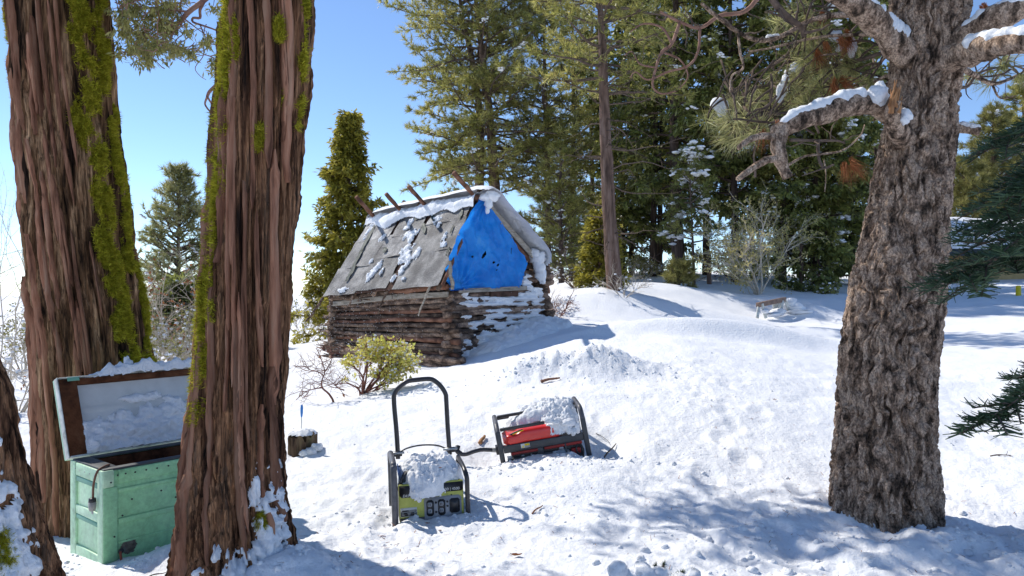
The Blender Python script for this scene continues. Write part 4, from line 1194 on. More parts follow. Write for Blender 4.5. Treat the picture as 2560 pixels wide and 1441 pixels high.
# ragged dark scraps of tar paper on the slope
for i, (a, b, w, h, rot) in enumerate([(.06, .80, .014, .06, .3), (.08, .62, .008, .05, .1), (.62, .50, .022, .045, .6), (.34, .70, .02, .10, .8), (.31, .83, .018, .10, .9), (.875, .70, .02, .20, .1), (.86, .45, .018, .16, .1), (.84, .25, .02, .10, -.1), (.47, .88, .03, .05, .5), (.03, .36, .007, .05, .1)]):
    n = 9
    U, V = np.meshgrid(np.linspace(-1, 1, 6), np.linspace(-1, 1, n))
    wv = w * (1 - .6 * np.abs(V)) * (1 + .5 * noise3(np.stack([V * 3, U * 2, np.full_like(U, i * 2.)], -1)))
    A = a + U * wv + V * h * math.sin(rot) * .4; B = b + V * h * math.cos(rot)
    g = roofL(A, B, .035 + .02 * noise3(np.stack([U * 2, V * 3, np.full_like(U, i * 4.)], -1)))
    mb = MB(); mb.grid(g); mb.grid((g - nL * .004)[::-1])
    mb.build('tar_scrap', M['tarp_scrap'], cabin, smooth=True)
# rafters: poles that cross and stick out above the ridge
def rafter(f, a, b0, b1, r, seed, h=-.06, mat='log_red'):
    log(f(a, b0, h), f(a + rs.uniform(-.01, .01), b1, h + .02), r, r * .85, seed, mat, 'rafter', wob=.015)
for k, (a, b1) in enumerate([(.02, 1.33), (.42, 1.30), (.66, 1.28), (.93, 1.33)]):
    rafter(roofR, a, -.04, b1, .044, 500 + k)
for k, (a, b1) in enumerate([(.02, 1.16), (.55, 1.15), (.74, 1.2), (.95, 1.02)]):
    rafter(roofL, a, -.03, b1, .040, 510 + k, -.07, 'log')
log(roofL(-.02, .985, .0), roofL(1.0, .985, .02), .05, .055, 520, 'log_red', 'ridge_pole')
log(roofL(.0, .93, .03), roofL(.75, .93, .05), .03, .03, 521, 'log_red', 'ridge_pole')
# barge boards and hanging poles
board(roofR(-.012, .02, -.02), roofR(-.012, .97, -.02), .10, .03, NG, 'barge_board', 'old_board')
board(roofL(-.012, .0, -.035), roofL(-.012, .52, -.035), .05, .03, NG, 'barge_board', 'log_red')
log(cab(-.13, -.06, 1.58), cab(-.10, -.13, 2.02), .03, .036, 530, 'old_board', 'prop_pole')
log(cab(.10, -.33, 1.62), cab(.34, -.38, 1.15), .017, .012, 531, 'old_board', 'hanging_pole', n=12, sides=7)
log(cab(1.15, -.32, 1.55), cab(1.35, -.36, 1.17), .018, .013, 532, 'log', 'hanging_pole', n=12, sides=7)
log(cab(2.1, -.3, 1.48), cab(2.3, -.34, 1.12), .016, .011, 533, 'log', 'hanging_pole', n=12, sides=7)
log(cab(3.02, -.28, 1.42), cab(3.35, -.40, .98), .028, .018, 534, 'log', 'hanging_pole', n=12, sides=7)
log(cab(1.02, -.10, 1.02), cab(1.02, -.11, .35), .014, .016, 535, 'log', 'hanging_pole', n=12, sides=7)
for k in range(16):                                 # splintered, sprung ends of slats at the far corner
    z = rs.uniform(.35, 1.05)
    log(cab(2.7, -.05, wz(3, z)), cab(3.3 + rs.uniform(0, .25), -.06 + rs.uniform(-.06, .03), wz(3, z) - rs.uniform(-.04, .06)), .022, .008, 540 + k, 'log', 'log_end', n=8, sides=7)

# blue tarp
rs = np.random.RandomState(66)
tarp_out = np.array([(.70, 3.06), (.38, 2.72), (.16, 2.40), (.02, 2.06), (-.06, 1.90), (-.04, 1.78), (.06, 1.60), (.07, 1.555), (.6, 1.575), (1.2, 1.59), (1.66, 1.60), (1.72, 1.70), (1.92, 2.03), (1.86, 2.16), (1.55, 2.40), (1.15, 2.75), (.86, 3.02)]) - np.array([.12, 0])
def inside(px, pz, poly):
    c = np.zeros(px.shape, bool); n = len(poly); j = n - 1
    for i in range(n):
        xi, zi = poly[i]; xj, zj = poly[j]
        cond = ((zi > pz) != (zj > pz)) & (px < (xj - xi) * (pz - zi) / (zj - zi + 1e-12) + xi)
        c ^= cond; j = i
    return c
def tarp_point(T, Z):
    w = .045 * np.sin((T * 3.0 + Z * 1.2) * 3) * np.exp(-((Z - 1.65) / .25) ** 2)
    f = .045 * fbm(np.stack([T * 2.2, Z * 2.6, np.zeros_like(T)], -1), 3)
    cr = -np.abs(fbm(np.stack([T * 3 + Z * 2, Z * 1.5 - T, np.ones_like(T) * 3], -1), 2)) * .055
    a = np.arctan2(Z - 1.62, T - .05); rr = np.hypot(Z - 1.62, T - .05)
    fan = .022 * np.sin(a * 16) * np.exp(-((rr - .3) / .35) ** 2)
    a2 = np.arctan2(3.06 - Z, T - .75); fan2 = .016 * np.sin(a2 * 18) * np.exp(-((3.06 - Z - .3) / .3) ** 2)
    return cab(-.115 - (w + f + cr + fan + fan2), T, Z)
def tarp_grid():
    mb = MB()
    nu, nv = 110, 110
    zs = np.linspace(1.555, 3.06, nv)
    rows = []; keep = []
    for z in zs:
        xs = []
        for i in range(len(tarp_out)):
            (x0, z0), (x1, z1) = tarp_out[i], tarp_out[(i + 1) % len(tarp_out)]
            if (z0 - z) * (z1 - z) <= 0 and z0 != z1:
                xs.append(x0 + (x1 - x0) * (z - z0) / (z1 - z0))
        lo, hi = (min(xs), max(xs)) if xs else (.7, .7)
        t = np.linspace(lo, hi, nu); rows.append(np.stack([t, np.full(nu, z)], -1))
    R = np.array(rows); T, Z = R[..., 0], R[..., 1]
    g = tarp_point(T, Z)
    hole = np.zeros(T.shape, bool)
    for (t0, z0, a, b, rot) in [(.79, 2.135, .028, .062, -.4), (.52, 2.105, .012, .016, 0), (1.03, 2.02, .012, .025, .3), (1.13, 1.98, .012, .02, -.4), (1.47, 2.22, .01, .07, -.3), (1.17, 2.05, .01, .012, 0), (.12, 2.5, .012, .02, 0), (1.10, 1.90, .014, .012, 0)]:
        dt, dz = T - t0 + .12, Z - z0
        u = dt * math.cos(rot) + dz * math.sin(rot); v = -dt * math.sin(rot) + dz * math.cos(rot)
        hole |= ((u / a) ** 2 + (v / b) ** 2) < 1 + .7 * noise3(np.stack([T * 25, Z * 25, np.zeros_like(T)], -1))
    kp = ~(hole[:-1, :-1] | hole[1:, 1:])
    mb.grid(g, keep=kp)
    return mb.build('gable_tarp', M['tarp'], cabin, smooth=True)
tarp_grid()
mb = MB()                                            # near-black sheet painting the darkness behind the tarp
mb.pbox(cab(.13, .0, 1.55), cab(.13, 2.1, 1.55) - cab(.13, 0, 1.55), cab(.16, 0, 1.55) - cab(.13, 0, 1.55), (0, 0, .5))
mb.build('gable_board_and_shade', M['inside_shade'], cabin)
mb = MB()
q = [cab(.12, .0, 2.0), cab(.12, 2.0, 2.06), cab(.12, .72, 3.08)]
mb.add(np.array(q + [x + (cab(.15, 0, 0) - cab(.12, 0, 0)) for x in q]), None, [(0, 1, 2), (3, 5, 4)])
mb.build('gable_board_and_shade', M['inside_shade'], cabin)  # near-black triangle painting the shade under the peak
for (t, z) in [(.10, 1.60), (.28, 1.58), (.52, 1.585), (.78, 1.585), (1.05, 1.595), (1.3, 1.60), (1.5, 1.605), (1.65, 1.63), (.03, 1.80), (1.76, 1.80), (1.9, 2.06), (1.45, 2.46), (1.2, 2.68), (.2, 2.44)]:
    mb = MB(); p = tarp_point(np.array([t - .12]), np.array([z]))[0]
    mb.tube([p + NG * .006, p + NG * .02], [.014, .012], 10)
    mb.build('grommet', M['steel'], cabin)

# snow on the cabin
mb = MB()
def sR(U, V): return roofR(U, V, -.01), np.tile(nR, (len(U), 1))
def mR(U, V): return np.clip(1 - np.abs((U - .44) / .60) ** 8 - np.abs((V - .53) / .56) ** 8 + .12 * noise3(np.stack([U * 7, V * 7, U * 0], -1)), -1, 1)
snow_sheet(mb, sR, -.12, 1.02, -.04, 1.10, 120, 90, mR, .20, 3, .15, 2.2)
tag(mb.build('roof_snow', M['snow'], smooth=True), 'thick snow blanket on the far slope of the cabin roof, curling over the gable edge', 'snow')
mb = MB()
def ridge_surf(U, V):
    p = roofL(U, np.full_like(U, .985), .02)
    d = nrm(cab(0, 1, 0) - cab(0, 0, 0))
    return p + V[:, None] * np.array([d[0], d[1], 0]) * .16 - np.array([0, 0, 1]) * (np.abs(V)[:, None] ** 2 * .16), np.stack([d[0] * V * .5, d[1] * V * .5, np.ones_like(V)], -1)
def mRidge(U, V): return np.clip(.65 - np.abs(V / (1.0 + .5 * noise3(np.stack([U * 6, U * 0 + 5, U * 0], -1)))) ** 3 + .9 * noise3(np.stack([U * 5, V * 1.2, U * 0 + 2], -1)) - .5 * sstep(.85, 1.0, U), -1, 1)
snow_sheet(mb, ridge_surf, -.03, 1.0, -1.5, 1.5, 200, 90, mRidge, .075, 4, .35, 6)
tag(mb.build('roof_snow', M['snow'], smooth=True), 'ragged cap of snow along the cabin ridge between the crossing poles', 'snow')
mb = MB()
p = roofR(-.05, .93, .0)
lumps(mb, [p + [-.06, -.05, .02], p + [.0, -.06, -.10], p + [-.02, -.05, -.18], p + [.05, -.03, .05]], np.array([[.11, .09, .07], [.07, .06, .09], [.04, .035, .07], [.13, .11, .09]]), 4, 1, True)
tag(mb.build('roof_snow', M['snow'], smooth=True), 'lobe of snow drooping over the peak of the blue tarp', 'snow')
mb = MB()
p = cab(-.12, 2.02, 2.02)
lumps(mb, [p + [.02, 0, .10], p + [.04, 0, -.06], p + [.07, 0, -.19], p + [-.05, 0, .17], p + [.10, 0, -.28]], np.array([[.14, .12, .15], [.13, .12, .13], [.11, .10, .11], [.12, .1, .1], [.06, .06, .08]]), 6, 1, True)
tag(mb.build('eave_snow', M['snow'], smooth=True), 'hanging lump of snow at the right corner of the cabin eave', 'snow')
mb = MB()
def sL(U, V): return roofL(U, V, .02), np.tile(nL, (len(U), 1))
patches = [(.405, .45, .045, .065), (.39, .36, .035, .06), (.30, .40, .02, .06), (.345, .30, .022, .06), (.36, .22, .016, .05), (.395, .12, .014, .04), (.60, .30, .02, .06), (.63, .20, .022, .07), (.54, .22, .008, .05), (.83, .05, .035, .03), (.27, .80, .03, .05), (.22, .72, .014, .03), (.45, .66, .05, .05), (.42, .60, .02, .05), (.51, .84, .02, .05),
           (.72, .68, .02, .05), (.10, .45, .018, .03), (.12, .53, .014, .05), (.92, .82, .02, .10), (.88, .92, .02, .06), (.70, .38, .012, .03), (.30, .10, .012, .02), (.52, .75, .025, .03)]
def mL(U, V):
    w = 1.3 * fbm(np.stack([U * 30, V * 16, U * 0], -1), 4, .65)
    m = np.full(U.shape, -1.0)
    for (a, b, da, db) in patches:
        da, db = da * 1.45, db * 1.35
        m = np.maximum(m, .7 - ((U - a) / da) ** 2 - ((V - b) / db) ** 2)
    return np.where(m > -.9, np.clip(m + w * .75 - .08, -1, 1), -1)
snow_sheet(mb, sL, 0, 1, 0, 1, 300, 220, mL, .032, 8, .45, 12)
tag(mb.build('roof_snow', M['snow'], smooth=True), 'scattered patches of snow left on the grey sheet roof', 'snow', kind='stuff')
mb = MB()
def sG(U, V): return cab(-.045 - .02 * np.cos(V * 62), U, V), np.tile(np.append(nrm(NG[:2]), .12), (len(U), 1))
gp = [(.45, 1.36, .28, .10), (.95, 1.37, .42, .12), (1.5, 1.40, .5, .14), (2.05, 1.42, .4, .15), (1.05, 1.18, .4, .12), (1.5, 1.12, .32, .12), (.85, 1.05, .22, .12), (1.95, 1.2, .35, .10), (.30, 1.15, .16, .06), (1.3, .95, .35, .12), (.55, 1.0, .2, .08), (2.3, 1.25, .2, .12), (.9, .8, .4, .12), (.32, .72, .15, .08), (.55, .55, .4, .15), (1.8, 1.0, .6, .12), (.3, 1.52, .10, .05), (.12, 1.98, .14, .08), (1.85, 1.64, .15, .2), (2.1, 1.55, .2, .1), (1.0, .65, .7, .15), (2.2, 1.05, .4, .15)]
def mG(U, V):
    w = .9 * fbm(np.stack([U * 5, V * 12, U * 0 + 4], -1), 3, .6)
    m = np.full(U.shape, -1.0)
    for (a, b, da, db) in gp:
        m = np.maximum(m, .75 - ((U - a) / da) ** 2 - ((V - b) / db) ** 2)
    return np.clip(m + w * .9 - .26 * np.cos(V * 62 + U * 2.2) - .24, -1, 1)
snow_sheet(mb, sG, -.1, 2.5, .4, 2.1, 260, 200, mG, .065, 9, .3, 8)
tag(mb.build('wall_snow', M['snow'], smooth=True), 'snow packed against the gable logs under the blue tarp', 'snow', kind='stuff')
mb = MB()
def sD(U, V):
    p = cab(-.12 - V, U, U * 0); z = ground(p[:, 0], p[:, 1], False)
    p[:, 2] = z - .02
    return p, np.tile([0, 0, 1.0], (len(U), 1))
def mD(U, V): return np.clip(1 - np.abs((U - 1.45) / 1.15) ** 2.2 - ((V - .1) / .65) ** 2 + .25 * fbm(np.stack([U * 3, V * 5, U * 0], -1), 3), -1, 1)
snow_sheet(mb, sD, .1, 2.8, -.2, 1.0, 130, 70, mD, .20, 14, .25, 5)
tag(mb.build('snow_drift', M['snow'], smooth=True), 'snow drift banked against the foot of the cabin gable in shade', 'snow')
# powder sifting off the eave
rs = np.random.RandomState(3)
n = 900
pp = cab(rs.uniform(.2, 3.0, n), -.35 - rs.rand(n) ** 2 * .9, rs.uniform(.45, 1.6, n))
mb = MB(); v0, t0 = np.array([[1, 0, -.7], [-.5, .87, -.7], [-.5, -.87, -.7], [0, 0, 1.0]]), np.array([[0, 2, 1], [0, 1, 3], [1, 2, 3], [2, 0, 3]])
rr = rs.uniform(.0025, .0065, n)
mb.add((v0[None] * rr[:, None, None] + pp[:, None]).reshape(-1, 3), None, (t0[None] + (np.arange(n) * 4)[:, None, None]).reshape(-1, 3))
tag(mb.build('snow_powder', M['snow']), 'fine powder snow sifting down from the cabin eave', 'snow', kind='stuff')

# ------------------------------------------------------------------ the green chest
CF = np.array([-2.36, 4.40, 0.0]); Cf = np.array([.64, .77, 0]); Cb = np.array([-.77, .64, 0])
CL, CD, CZ0, CZ1 = 1.12, .45, -.06, .535
K3 = np.array([0, 0, 1.0])
def ch(u, v, z): return CF + Cf * u + Cb * v + K3 * z
chest = thing('chest_freezer', 'pale green metal chest standing open in the snow with a snowy lid', 'chest', tuple(ch(CL / 2, CD / 2, 0)))
def cbox(u0, u1, v0, v1, z0, z1, name, mat, bevel=.004, parent=None):
    mb = MB(); mb.pbox(ch(u0, v0, z0), Cf * (u1 - u0), Cb * (v1 - v0), K3 * (z1 - z0))
    return mb.build(name, M[mat], parent or chest, bevel=bevel)
cbox(0, CL, 0, .03, CZ0, CZ1, 'front_panel', 'mint', .008)
cbox(0, CL, CD - .03, CD, CZ0, CZ1, 'back_panel', 'mint', .008)
sp = cbox(0, .03, .032, CD - .032, CZ0, CZ1 - .002, 'side_panel', 'mint_lit', .006)
cbox(CL - .03, CL, .032, CD - .032, CZ0, CZ1 - .002, 'side_panel', 'mint', .006)
# raised ribs and flanges pressed in the sheet metal
for (z0, z1, d) in [(.455, .535, .010), (.40, .425, .010), (.215, .25, .012), (.10, .115, .006)]:
    cbox(.075, CL, -d, .002, z0, z1, 'rib', 'mint', .006)
cbox(-.012, .07, -.013, .004, CZ0, .44, 'corner_flange', 'mint', .006)
cbox(-.014, .05, -.015, .004, .44, .54, 'corner_flange', 'mint_lit', .008)
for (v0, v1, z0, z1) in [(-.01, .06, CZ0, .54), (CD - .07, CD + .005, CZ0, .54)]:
    cbox(-.016, .004, v0, v1, z0, z1, 'side_flange', 'mint_lit', .005)
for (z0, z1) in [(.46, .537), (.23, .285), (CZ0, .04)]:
    cbox(-.014, .004, .062, CD - .072, z0, z1, 'side_rib', 'mint_lit', .006)
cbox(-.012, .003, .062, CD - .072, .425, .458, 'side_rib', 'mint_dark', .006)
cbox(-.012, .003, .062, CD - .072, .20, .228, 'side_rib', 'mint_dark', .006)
# rim and inside
cbox(-.004, CL, .0, .055, CZ1, CZ1 + .012, 'rim', 'grey_rubber', .003)
cbox(-.004, .09, .057, CD - .004, CZ1, CZ1 + .013, 'rim', 'grey_rubber', .003)
cbox(.092, CL, CD - .055, CD, CZ1 + .001, CZ1 + .013, 'rim', 'grey_rubber', .003)
cbox(.03, .08, .031, CD - .031, .0, CZ1 - .004, 'insulation', 'foam', .002)
cbox(.081, CL - .031, .031, .052, .0, CZ1 - .004, 'insulation', 'foam', .002)
cbox(.081, CL - .031, CD - .052, CD - .031, .0, CZ1 - .004, 'insulation', 'foam', .002)
cbox(.081, CL - .031, .053, CD - .053, .02, .10, 'floor_panel', 'foam', .002)
cbox(-.03, CL, -.03, CD + .03, -.12, CZ0 - .002, 'skid', 'black', .004)
rs = np.random.RandomState(14)
for i, u in enumerate([.03, .07, .115, .17, .235, .30, .37, .43, .50, .57, .65]):
    mb = MB(); p = ch(u, -.0105, .506 - .002 * (i % 2)); mb.tube([p, p - Cb * .004], [.0055, .0045], 8); mb.build('screw', M['black'], chest)
for (u, z) in [(.03, .47), (.155, .345), (.33, .36), (.10, .26), (.125, .232), (.05, .15), (.09, .05), (.42, .30)]:
    mb = MB(); p = ch(u, -.0005 if .12 < u or z < .2 else -.002, z); mb.tube([p, p - Cb * (.004 if u > .075 else .017)], [.0055, .005], 8); mb.build('screw', M['black'], chest)
for v in (.1, .17, .24, .31, .38):
    mb = MB(); p = ch(-.013, v, .50); mb.tube([p, p - Cf * .004], [.004, .0035], 8); mb.build('screw', M['steel'], chest)
# rusty scuffed patch and hole at the lower front corner
U, V = np.meshgrid(np.linspace(0, 1, 22), np.linspace(0, 1, 22))
g = ch(0, 0, 0)[None, None] + Cf * (.085 + .10 * U[..., None]) + K3 * (.02 + .10 * V[..., None]) - Cb * (.003 + .006 * np.clip(fbm(np.stack([U * 4, V * 4, U * 0], -1), 3), -.3, 1))[..., None]
rmk = (U - .5) ** 2 + (V - .5) ** 2 < .2 + .08 * fbm(np.stack([U * 3, V * 3, U * 0 + 3], -1), 3)
mb = MB(); mb.grid(g, keep=rmk[:-1, :-1]); mb.build('rust_patch', mk('rusty_metal', [(.05, .04, .035), (.13, .12, .10), (.18, .22, .18)], rough=.8, scale=22, spec=.2), chest, smooth=True)
mb = MB(); p = ch(.088, -.012, .055); mb.tube([p, p - Cb * .004], [.018, .016], 10, True, .3); mb.build('cable_hole', M['black'], chest)
# cord with plug over the rim, and the red cord at the bottom
cd = bez([ch(.06, .08, .555), ch(.02, .05, .556), ch(-.02, .045, .535), ch(-.035, .06, .46), ch(-.035, .07, .37)], 24)
mb = MB(); mb.tube(cd, .0065, 10); cord = mb.build('power_cord', M['cord_brown'], chest, smooth=True)
mb = MB(); p = ch(-.037, .072, .37); mb.tube([p + K3 * .008, p - K3 * .014], [.020, .022], 10); mb.build('plug_collar', M['black'], cord)
mb = MB(); mb.tube([p - K3 * .012, p - K3 * .05, p - K3 * .065], [.023, .021, .016], 12); mb.build('plug', M['plug'], cord, smooth=True)
mb = MB()
for k in (-1, 0, 1):
    q = p - K3 * .062 + Cb * .008 * k; mb.tube([q, q - K3 * .022], [.0025, .0022], 6)
mb.build('prong', M['steel'], cord)
mb = MB(); mb.tube(bez([ch(.088, -.006, .06), ch(.08, -.028, .03), ch(.085, -.04, -.01), ch(.11, -.07, -.02), ch(.13, -.10, -.03)], 18), .0068, 8); mb.build('drain_cord', M['cord_red'], chest, smooth=True)
# open lid, hinged at the back
TL = math.radians(22)
Lu = Cb * math.sin(TL) + K3 * math.cos(TL); Ln = -Cb * math.cos(TL) + K3 * math.sin(TL)    # up the lid, and out of its inner face
LO = ch(-.02, CD + .015, CZ1 + .015); LH, LW, LT = .52, CL + .04, .075
def ld(u, w, h): return LO + Cf * u + Lu * w + Ln * h
def lbox(u0, u1, w0, w1, h0, h1, name, mat, bevel=.003):
    mb = MB(); mb.pbox(ld(u0, w0, h0), Cf * (u1 - u0), Lu * (w1 - w0), Ln * (h1 - h0)); return mb.build(name, M[mat], lid, bevel=bevel)
mb = MB(); mb.pbox(ld(0, 0, -LT), Cf * LW, Lu * LH, Ln * .02)
lid = mb.build('lid', M['mint_lit'], chest, bevel=.006)
lbox(0, .007, 0, LH, -LT + .021, .002, 'lid_edge', 'white_metal'); lbox(LW - .012, LW, 0, LH, -LT + .021, .004, 'lid_edge', 'white_metal')
lbox(.013, LW - .013, LH - .008, LH, -LT + .021, .002, 'lid_edge', 'white_metal'); lbox(.013, LW - .013, 0, .012, -LT + .021, .004, 'lid_edge', 'white_metal')
lbox(.0075, .115, .014, LH - .014, -LT + .022, -.004, 'lid_insulation', 'foam'); lbox(.117, LW - .014, LH - .05, LH - .014, -LT + .022, -.003, 'lid_insulation', 'foam')
lbox(.117, LW - .014, .014, .03, -LT + .022, -.012, 'lid_insulation', 'foam'); lbox(LW - .1, LW - .014, .032, LH - .052, -LT + .022, -.004, 'lid_insulation', 'foam')
U, V = np.meshgrid(np.linspace(.116, LW - .1, 40), np.linspace(.031, LH - .051, 30))
g = np.array(LO) + U[..., None] * Cf + V[..., None] * Lu + Ln * (-.045 + .006 * np.sin((V - .03) * 60) * 0 + .008 * ((V > .30) & (V < .315)) + .008 * ((V > .17) & (V < .185)))[..., None]
mb = MB(); mb.grid(g); mb.build('lid_liner', M['liner'], lid, smooth=False)
lbox(.06, .13, LH - .030, LH - .006, -.003, .006, 'hinge_plate', 'mint_dark', .002)
# snow on and in the chest
mb = MB()
def sLid(U, V): return LO + U[:, None] * Cf + V[:, None] * Lu + Ln * -.042, np.tile(Ln, (len(U), 1))
def mLid(U, V):
    top = .21 + .16 * (U - .1) + .03 * fbm(np.stack([U * 7, U * 0, U * 0 + 3], -1), 3)
    return np.clip((top - V) * 7 + .5 * fbm(np.stack([U * 12, V * 12, U * 0], -1), 3, .6), -1, 1) * np.where(U > .105, 1, -1)
snow_sheet(mb, sLid, .10, LW - .05, .01, LH - .06, 110, 70, mLid, .055, 17, .5, 14)
def mLid2(U, V): return np.clip(.8 - ((U - .52) / .16) ** 2 - ((V - .345) / .035) ** 2 + .8 * fbm(np.stack([U * 14, V * 16, U * 0 + 7], -1), 3, .6), -1, 1)
snow_sheet(mb, sLid, .25, .8, .28, .42, 60, 24, mLid2, .022, 18, .5, 14)
tag(mb.build('lid_snow', M['snow'], smooth=True), 'snow stuck to the inside of the open chest lid', 'snow')
mb = MB()
def sTop(U, V): return LO + U[:, None] * Cf + Lu * (LH + .001) + Ln * (-LT * .5 + V)[:, None], np.tile([0, 0, 1.0], (len(U), 1))
def mTop(U, V): return np.clip(1 - np.abs((U - .62) / .42) ** 4 - np.abs(V / .055) ** 2 + .5 * fbm(np.stack([U * 9, V * 14, U * 0], -1), 3), -1, 1) * (.55 + .45 * np.exp(-((U - .50) / .10) ** 2) + .2 * np.exp(-((U - .8) / .2) ** 2))
snow_sheet(mb, sTop, .12, 1.1, -.06, .06, 90, 18, mTop, .075, 19, .5, 12)
lumps(mb, [ld(.47, LH + .05, -.04), ld(.46, LH + .09, -.04)], np.array([[.03, .03, .05], [.018, .018, .035]]), 5, 1, True)
tag(mb.build('lid_snow', M['snow'], smooth=True), 'ridge of snow along the top edge of the raised chest lid', 'snow')

# ------------------------------------------------------------------ lime generator
GO = np.array([-.79, 5.16, -.05]); ga = math.radians(12)
Gu = nrm(np.array([math.cos(ga), math.sin(ga), .035])); Gv = np.array([-math.sin(ga), math.cos(ga), 0]); Gw = np.cross(Gu, Gv)
def gp_(u, v, w): return GO + Gu * u + Gv * v + Gw * w
gen = thing('generator', 'lime green portable generator half buried in snow with its black handle raised', 'generator', tuple(GO))
def gbox(u0, u1, v0, v1, w0, w1, name, mat, bevel=.004, parent=None):
    mb = MB(); mb.pbox(gp_(u0, v0, w0), Gu * (u1 - u0), Gv * (v1 - v0), Gw * (w1 - w0)); return mb.build(name, M[mat], parent or gen, bevel=bevel)
def pipe(pts, r, name, mat, n=30, parent=None, f=gp_, sides=12, root=None):
    mb = MB(); mb.tube(bez([f(*p) for p in pts], n), r, sides); return mb.build(name, M[mat], parent or gen, smooth=True)
pipe([(0, 0, -.08), (0, .0, .2), (0, .0, .40), (0, .01, .435), (0, .04, .45), (0, .2, .45), (0, .36, .445), (0, .40, .42), (0, .41, .2), (0, .41, -.08)], .022, 'frame_tube', 'scuffed', 50)
pipe([(.50, 0, -.08), (.50, .0, .2), (.50, .0, .31), (.495, .02, .345), (.49, .1, .375), (.49, .3, .385), (.495, .39, .37), (.50, .41, .2), (.50, .41, -.08)], .0165, 'frame_tube', 'black_tube', 50)
pipe([(0, .41, .33), (.25, .41, .33), (.5, .41, .33)], .018, 'frame_tube', 'black_tube')
pipe([(.0, .02, .02), (.25, .02, .0), (.5, .02, .0)], .018, 'frame_tube', 'black_tube')
pipe([(.055, .40, .40), (.05, .40, .6), (.04, .41, .82), (.052, .41, .885), (.10, .41, .935), (.145, .41, .96), (.20, .41, .966), (.30, .41, .968), (.345, .41, .95), (.39, .41, .905), (.42, .41, .85), (.424, .41, .80), (.428, .41, .6), (.435, .40, .40)], .0175, 'handle', 'black_tube', 90)
for u in (.045, .435):
    mb = MB(); mb.tube([gp_(u - .035, .40, .435), gp_(u + .04, .40, .435)], [.02, .02], 10); mb.build('pivot', M['black'], gen, smooth=True)
    mb = MB(); mb.tube([gp_(u - .05, .38, .445), gp_(u + .055, .38, .445)], [.009, .009], 8); mb.build('pivot_bolt', M['steel'], gen, smooth=True)
# front panel
fp = gbox(.03, .475, .015, .035, .0, .305, 'front_panel', 'lime', .008)
mb = MB(); o = lambda u, w, d=.0: gp_(u, .0149 - d, w)
def plate(pts, d0, d1, name, mat, parent=None, bevel=.0015):
    """flat plate with outline pts in the panel's plane"""
    n = len(pts); mb = MB()
    f = [gp_(u, .015 - d1, w) for (u, w) in pts]; b = [gp_(u, .015 - d0, w) for (u, w) in pts]
    c = [np.mean(f, axis=0)]
    i = np.arange(n); j = (i + 1) % n
    mb.add(np.array(f + b + c), np.stack([i, i + n, j + n, j], -1), np.stack([np.full(n, 2 * n), i, j], -1))
    return mb.build(name, M[mat], parent or fp, bevel=0)
plate([(.032, .295), (.473, .295), (.473, .245), (.46, .232), (.30, .232), (.285, .225), (.17, .225), (.155, .215), (.05, .215), (.034, .232)], -.001, .003, 'header_band', 'black')
plate([(.20, .19), (.215, .205), (.44, .205), (.458, .19), (.458, .03), (.44, .005), (.215, .0), (.20, .03)], -.001, .0035, 'outlet_plate', 'panel_grey')
def rr(u0, u1, w0, w1, c=.012): return [(u0 + c, w0), (u1 - c, w0), (u1, w0 + c), (u1, w1 - c), (u1 - c, w1), (u0 + c, w1), (u0, w1 - c), (u0, w0 + c)]
for (u0, u1) in [(.215, .265), (.295, .345), (.375, .445)]:
    op = plate(rr(u0, u1, .075 if u1 < .4 else .085, .185), .003, .008, 'outlet_cover', 'black')
    if u1 < .4:
        for wz_ in (.095, .14):
            plate(rr(u0 + .008, u1 - .012, wz_, wz_ + .03, .006), .008, .011, 'socket', 'panel_grey', op)
            for du in (.014, .024):
                plate([(u0 + du, wz_ + .008), (u0 + du + .004, wz_ + .008), (u0 + du + .004, wz_ + .022), (u0 + du, wz_ + .022)], .0111, .0122, 'slot', 'black', op)
for (u, w) in [(.28, .165), (.28, .10), (.36, .135), (.36, .165)]:
    mb = MB(); mb.tube([gp_(u, .012, w), gp_(u, .006, w)], [.008, .007], 10); mb.build('breaker_button', M['black'], fp)
for (u, w) in [(.265, .208), (.39, .208)]:
    mb = MB(); mb.tube([gp_(u, .014, w), gp_(u, .009, w)], [.005, .004], 8); mb.build('panel_screw', M['black'], fp)
lb = plate([(.038, .145), (.15, .145), (.15, .085), (.038, .085)], -.001, .003, 'rating_label', 'white_print')
plate([(.041, .120), (.055, .130), (.147, .130), (.147, .118), (.041, .118)], .003, .0038, 'label_bar', 'black', lb)
plate([(.041, .1155), (.147, .1155), (.147, .089), (.041, .089)], .003, .0038, 'label_bar', 'black', lb)
for k, (u, w, l) in enumerate([(.092, .1225, .05), (.046, .106, .014), (.085, .106, .022), (.128, .106, .016), (.046, .095, .018), (.088, .095, .016), (.13, .095, .012)]):
    plate([(u, w), (u + l, w), (u + l, w + .005), (u, w + .005)], .0039, .0045, 'label_line', 'pale_print', lb)
def lettering(txt, size, org, ux, uy, mat, parent, root, shear=0.0, name='lettering'):
    cu = bpy.data.curves.new(name, 'FONT'); cu.body = txt; cu.size = size; cu.extrude = .0004; cu.shear = shear
    ob = bpy.data.objects.new(name, cu); COL.objects.link(ob)
    dg = bpy.context.evaluated_depsgraph_get(); me = bpy.data.meshes.new_from_object(ob.evaluated_get(dg))
    bpy.data.objects.remove(ob)
    uz = np.cross(ux, uy)
    Mx = Matrix(((ux[0], uy[0], uz[0], org[0]), (ux[1], uy[1], uz[1], org[1]), (ux[2], uy[2], uz[2], org[2]), (0, 0, 0, 1)))
    me.transform(Mx); me.transform(Matrix.Translation(-Vector(root.location)))
    me.materials.clear(); me.materials.append(M[mat])
    o = bpy.data.objects.new(name, me); COL.objects.link(o); o.parent = parent
    return o
lettering('EASY', .026, gp_(.055, .0105, .2195), Gu, Gw, 'white_print', fp, gen, .25)
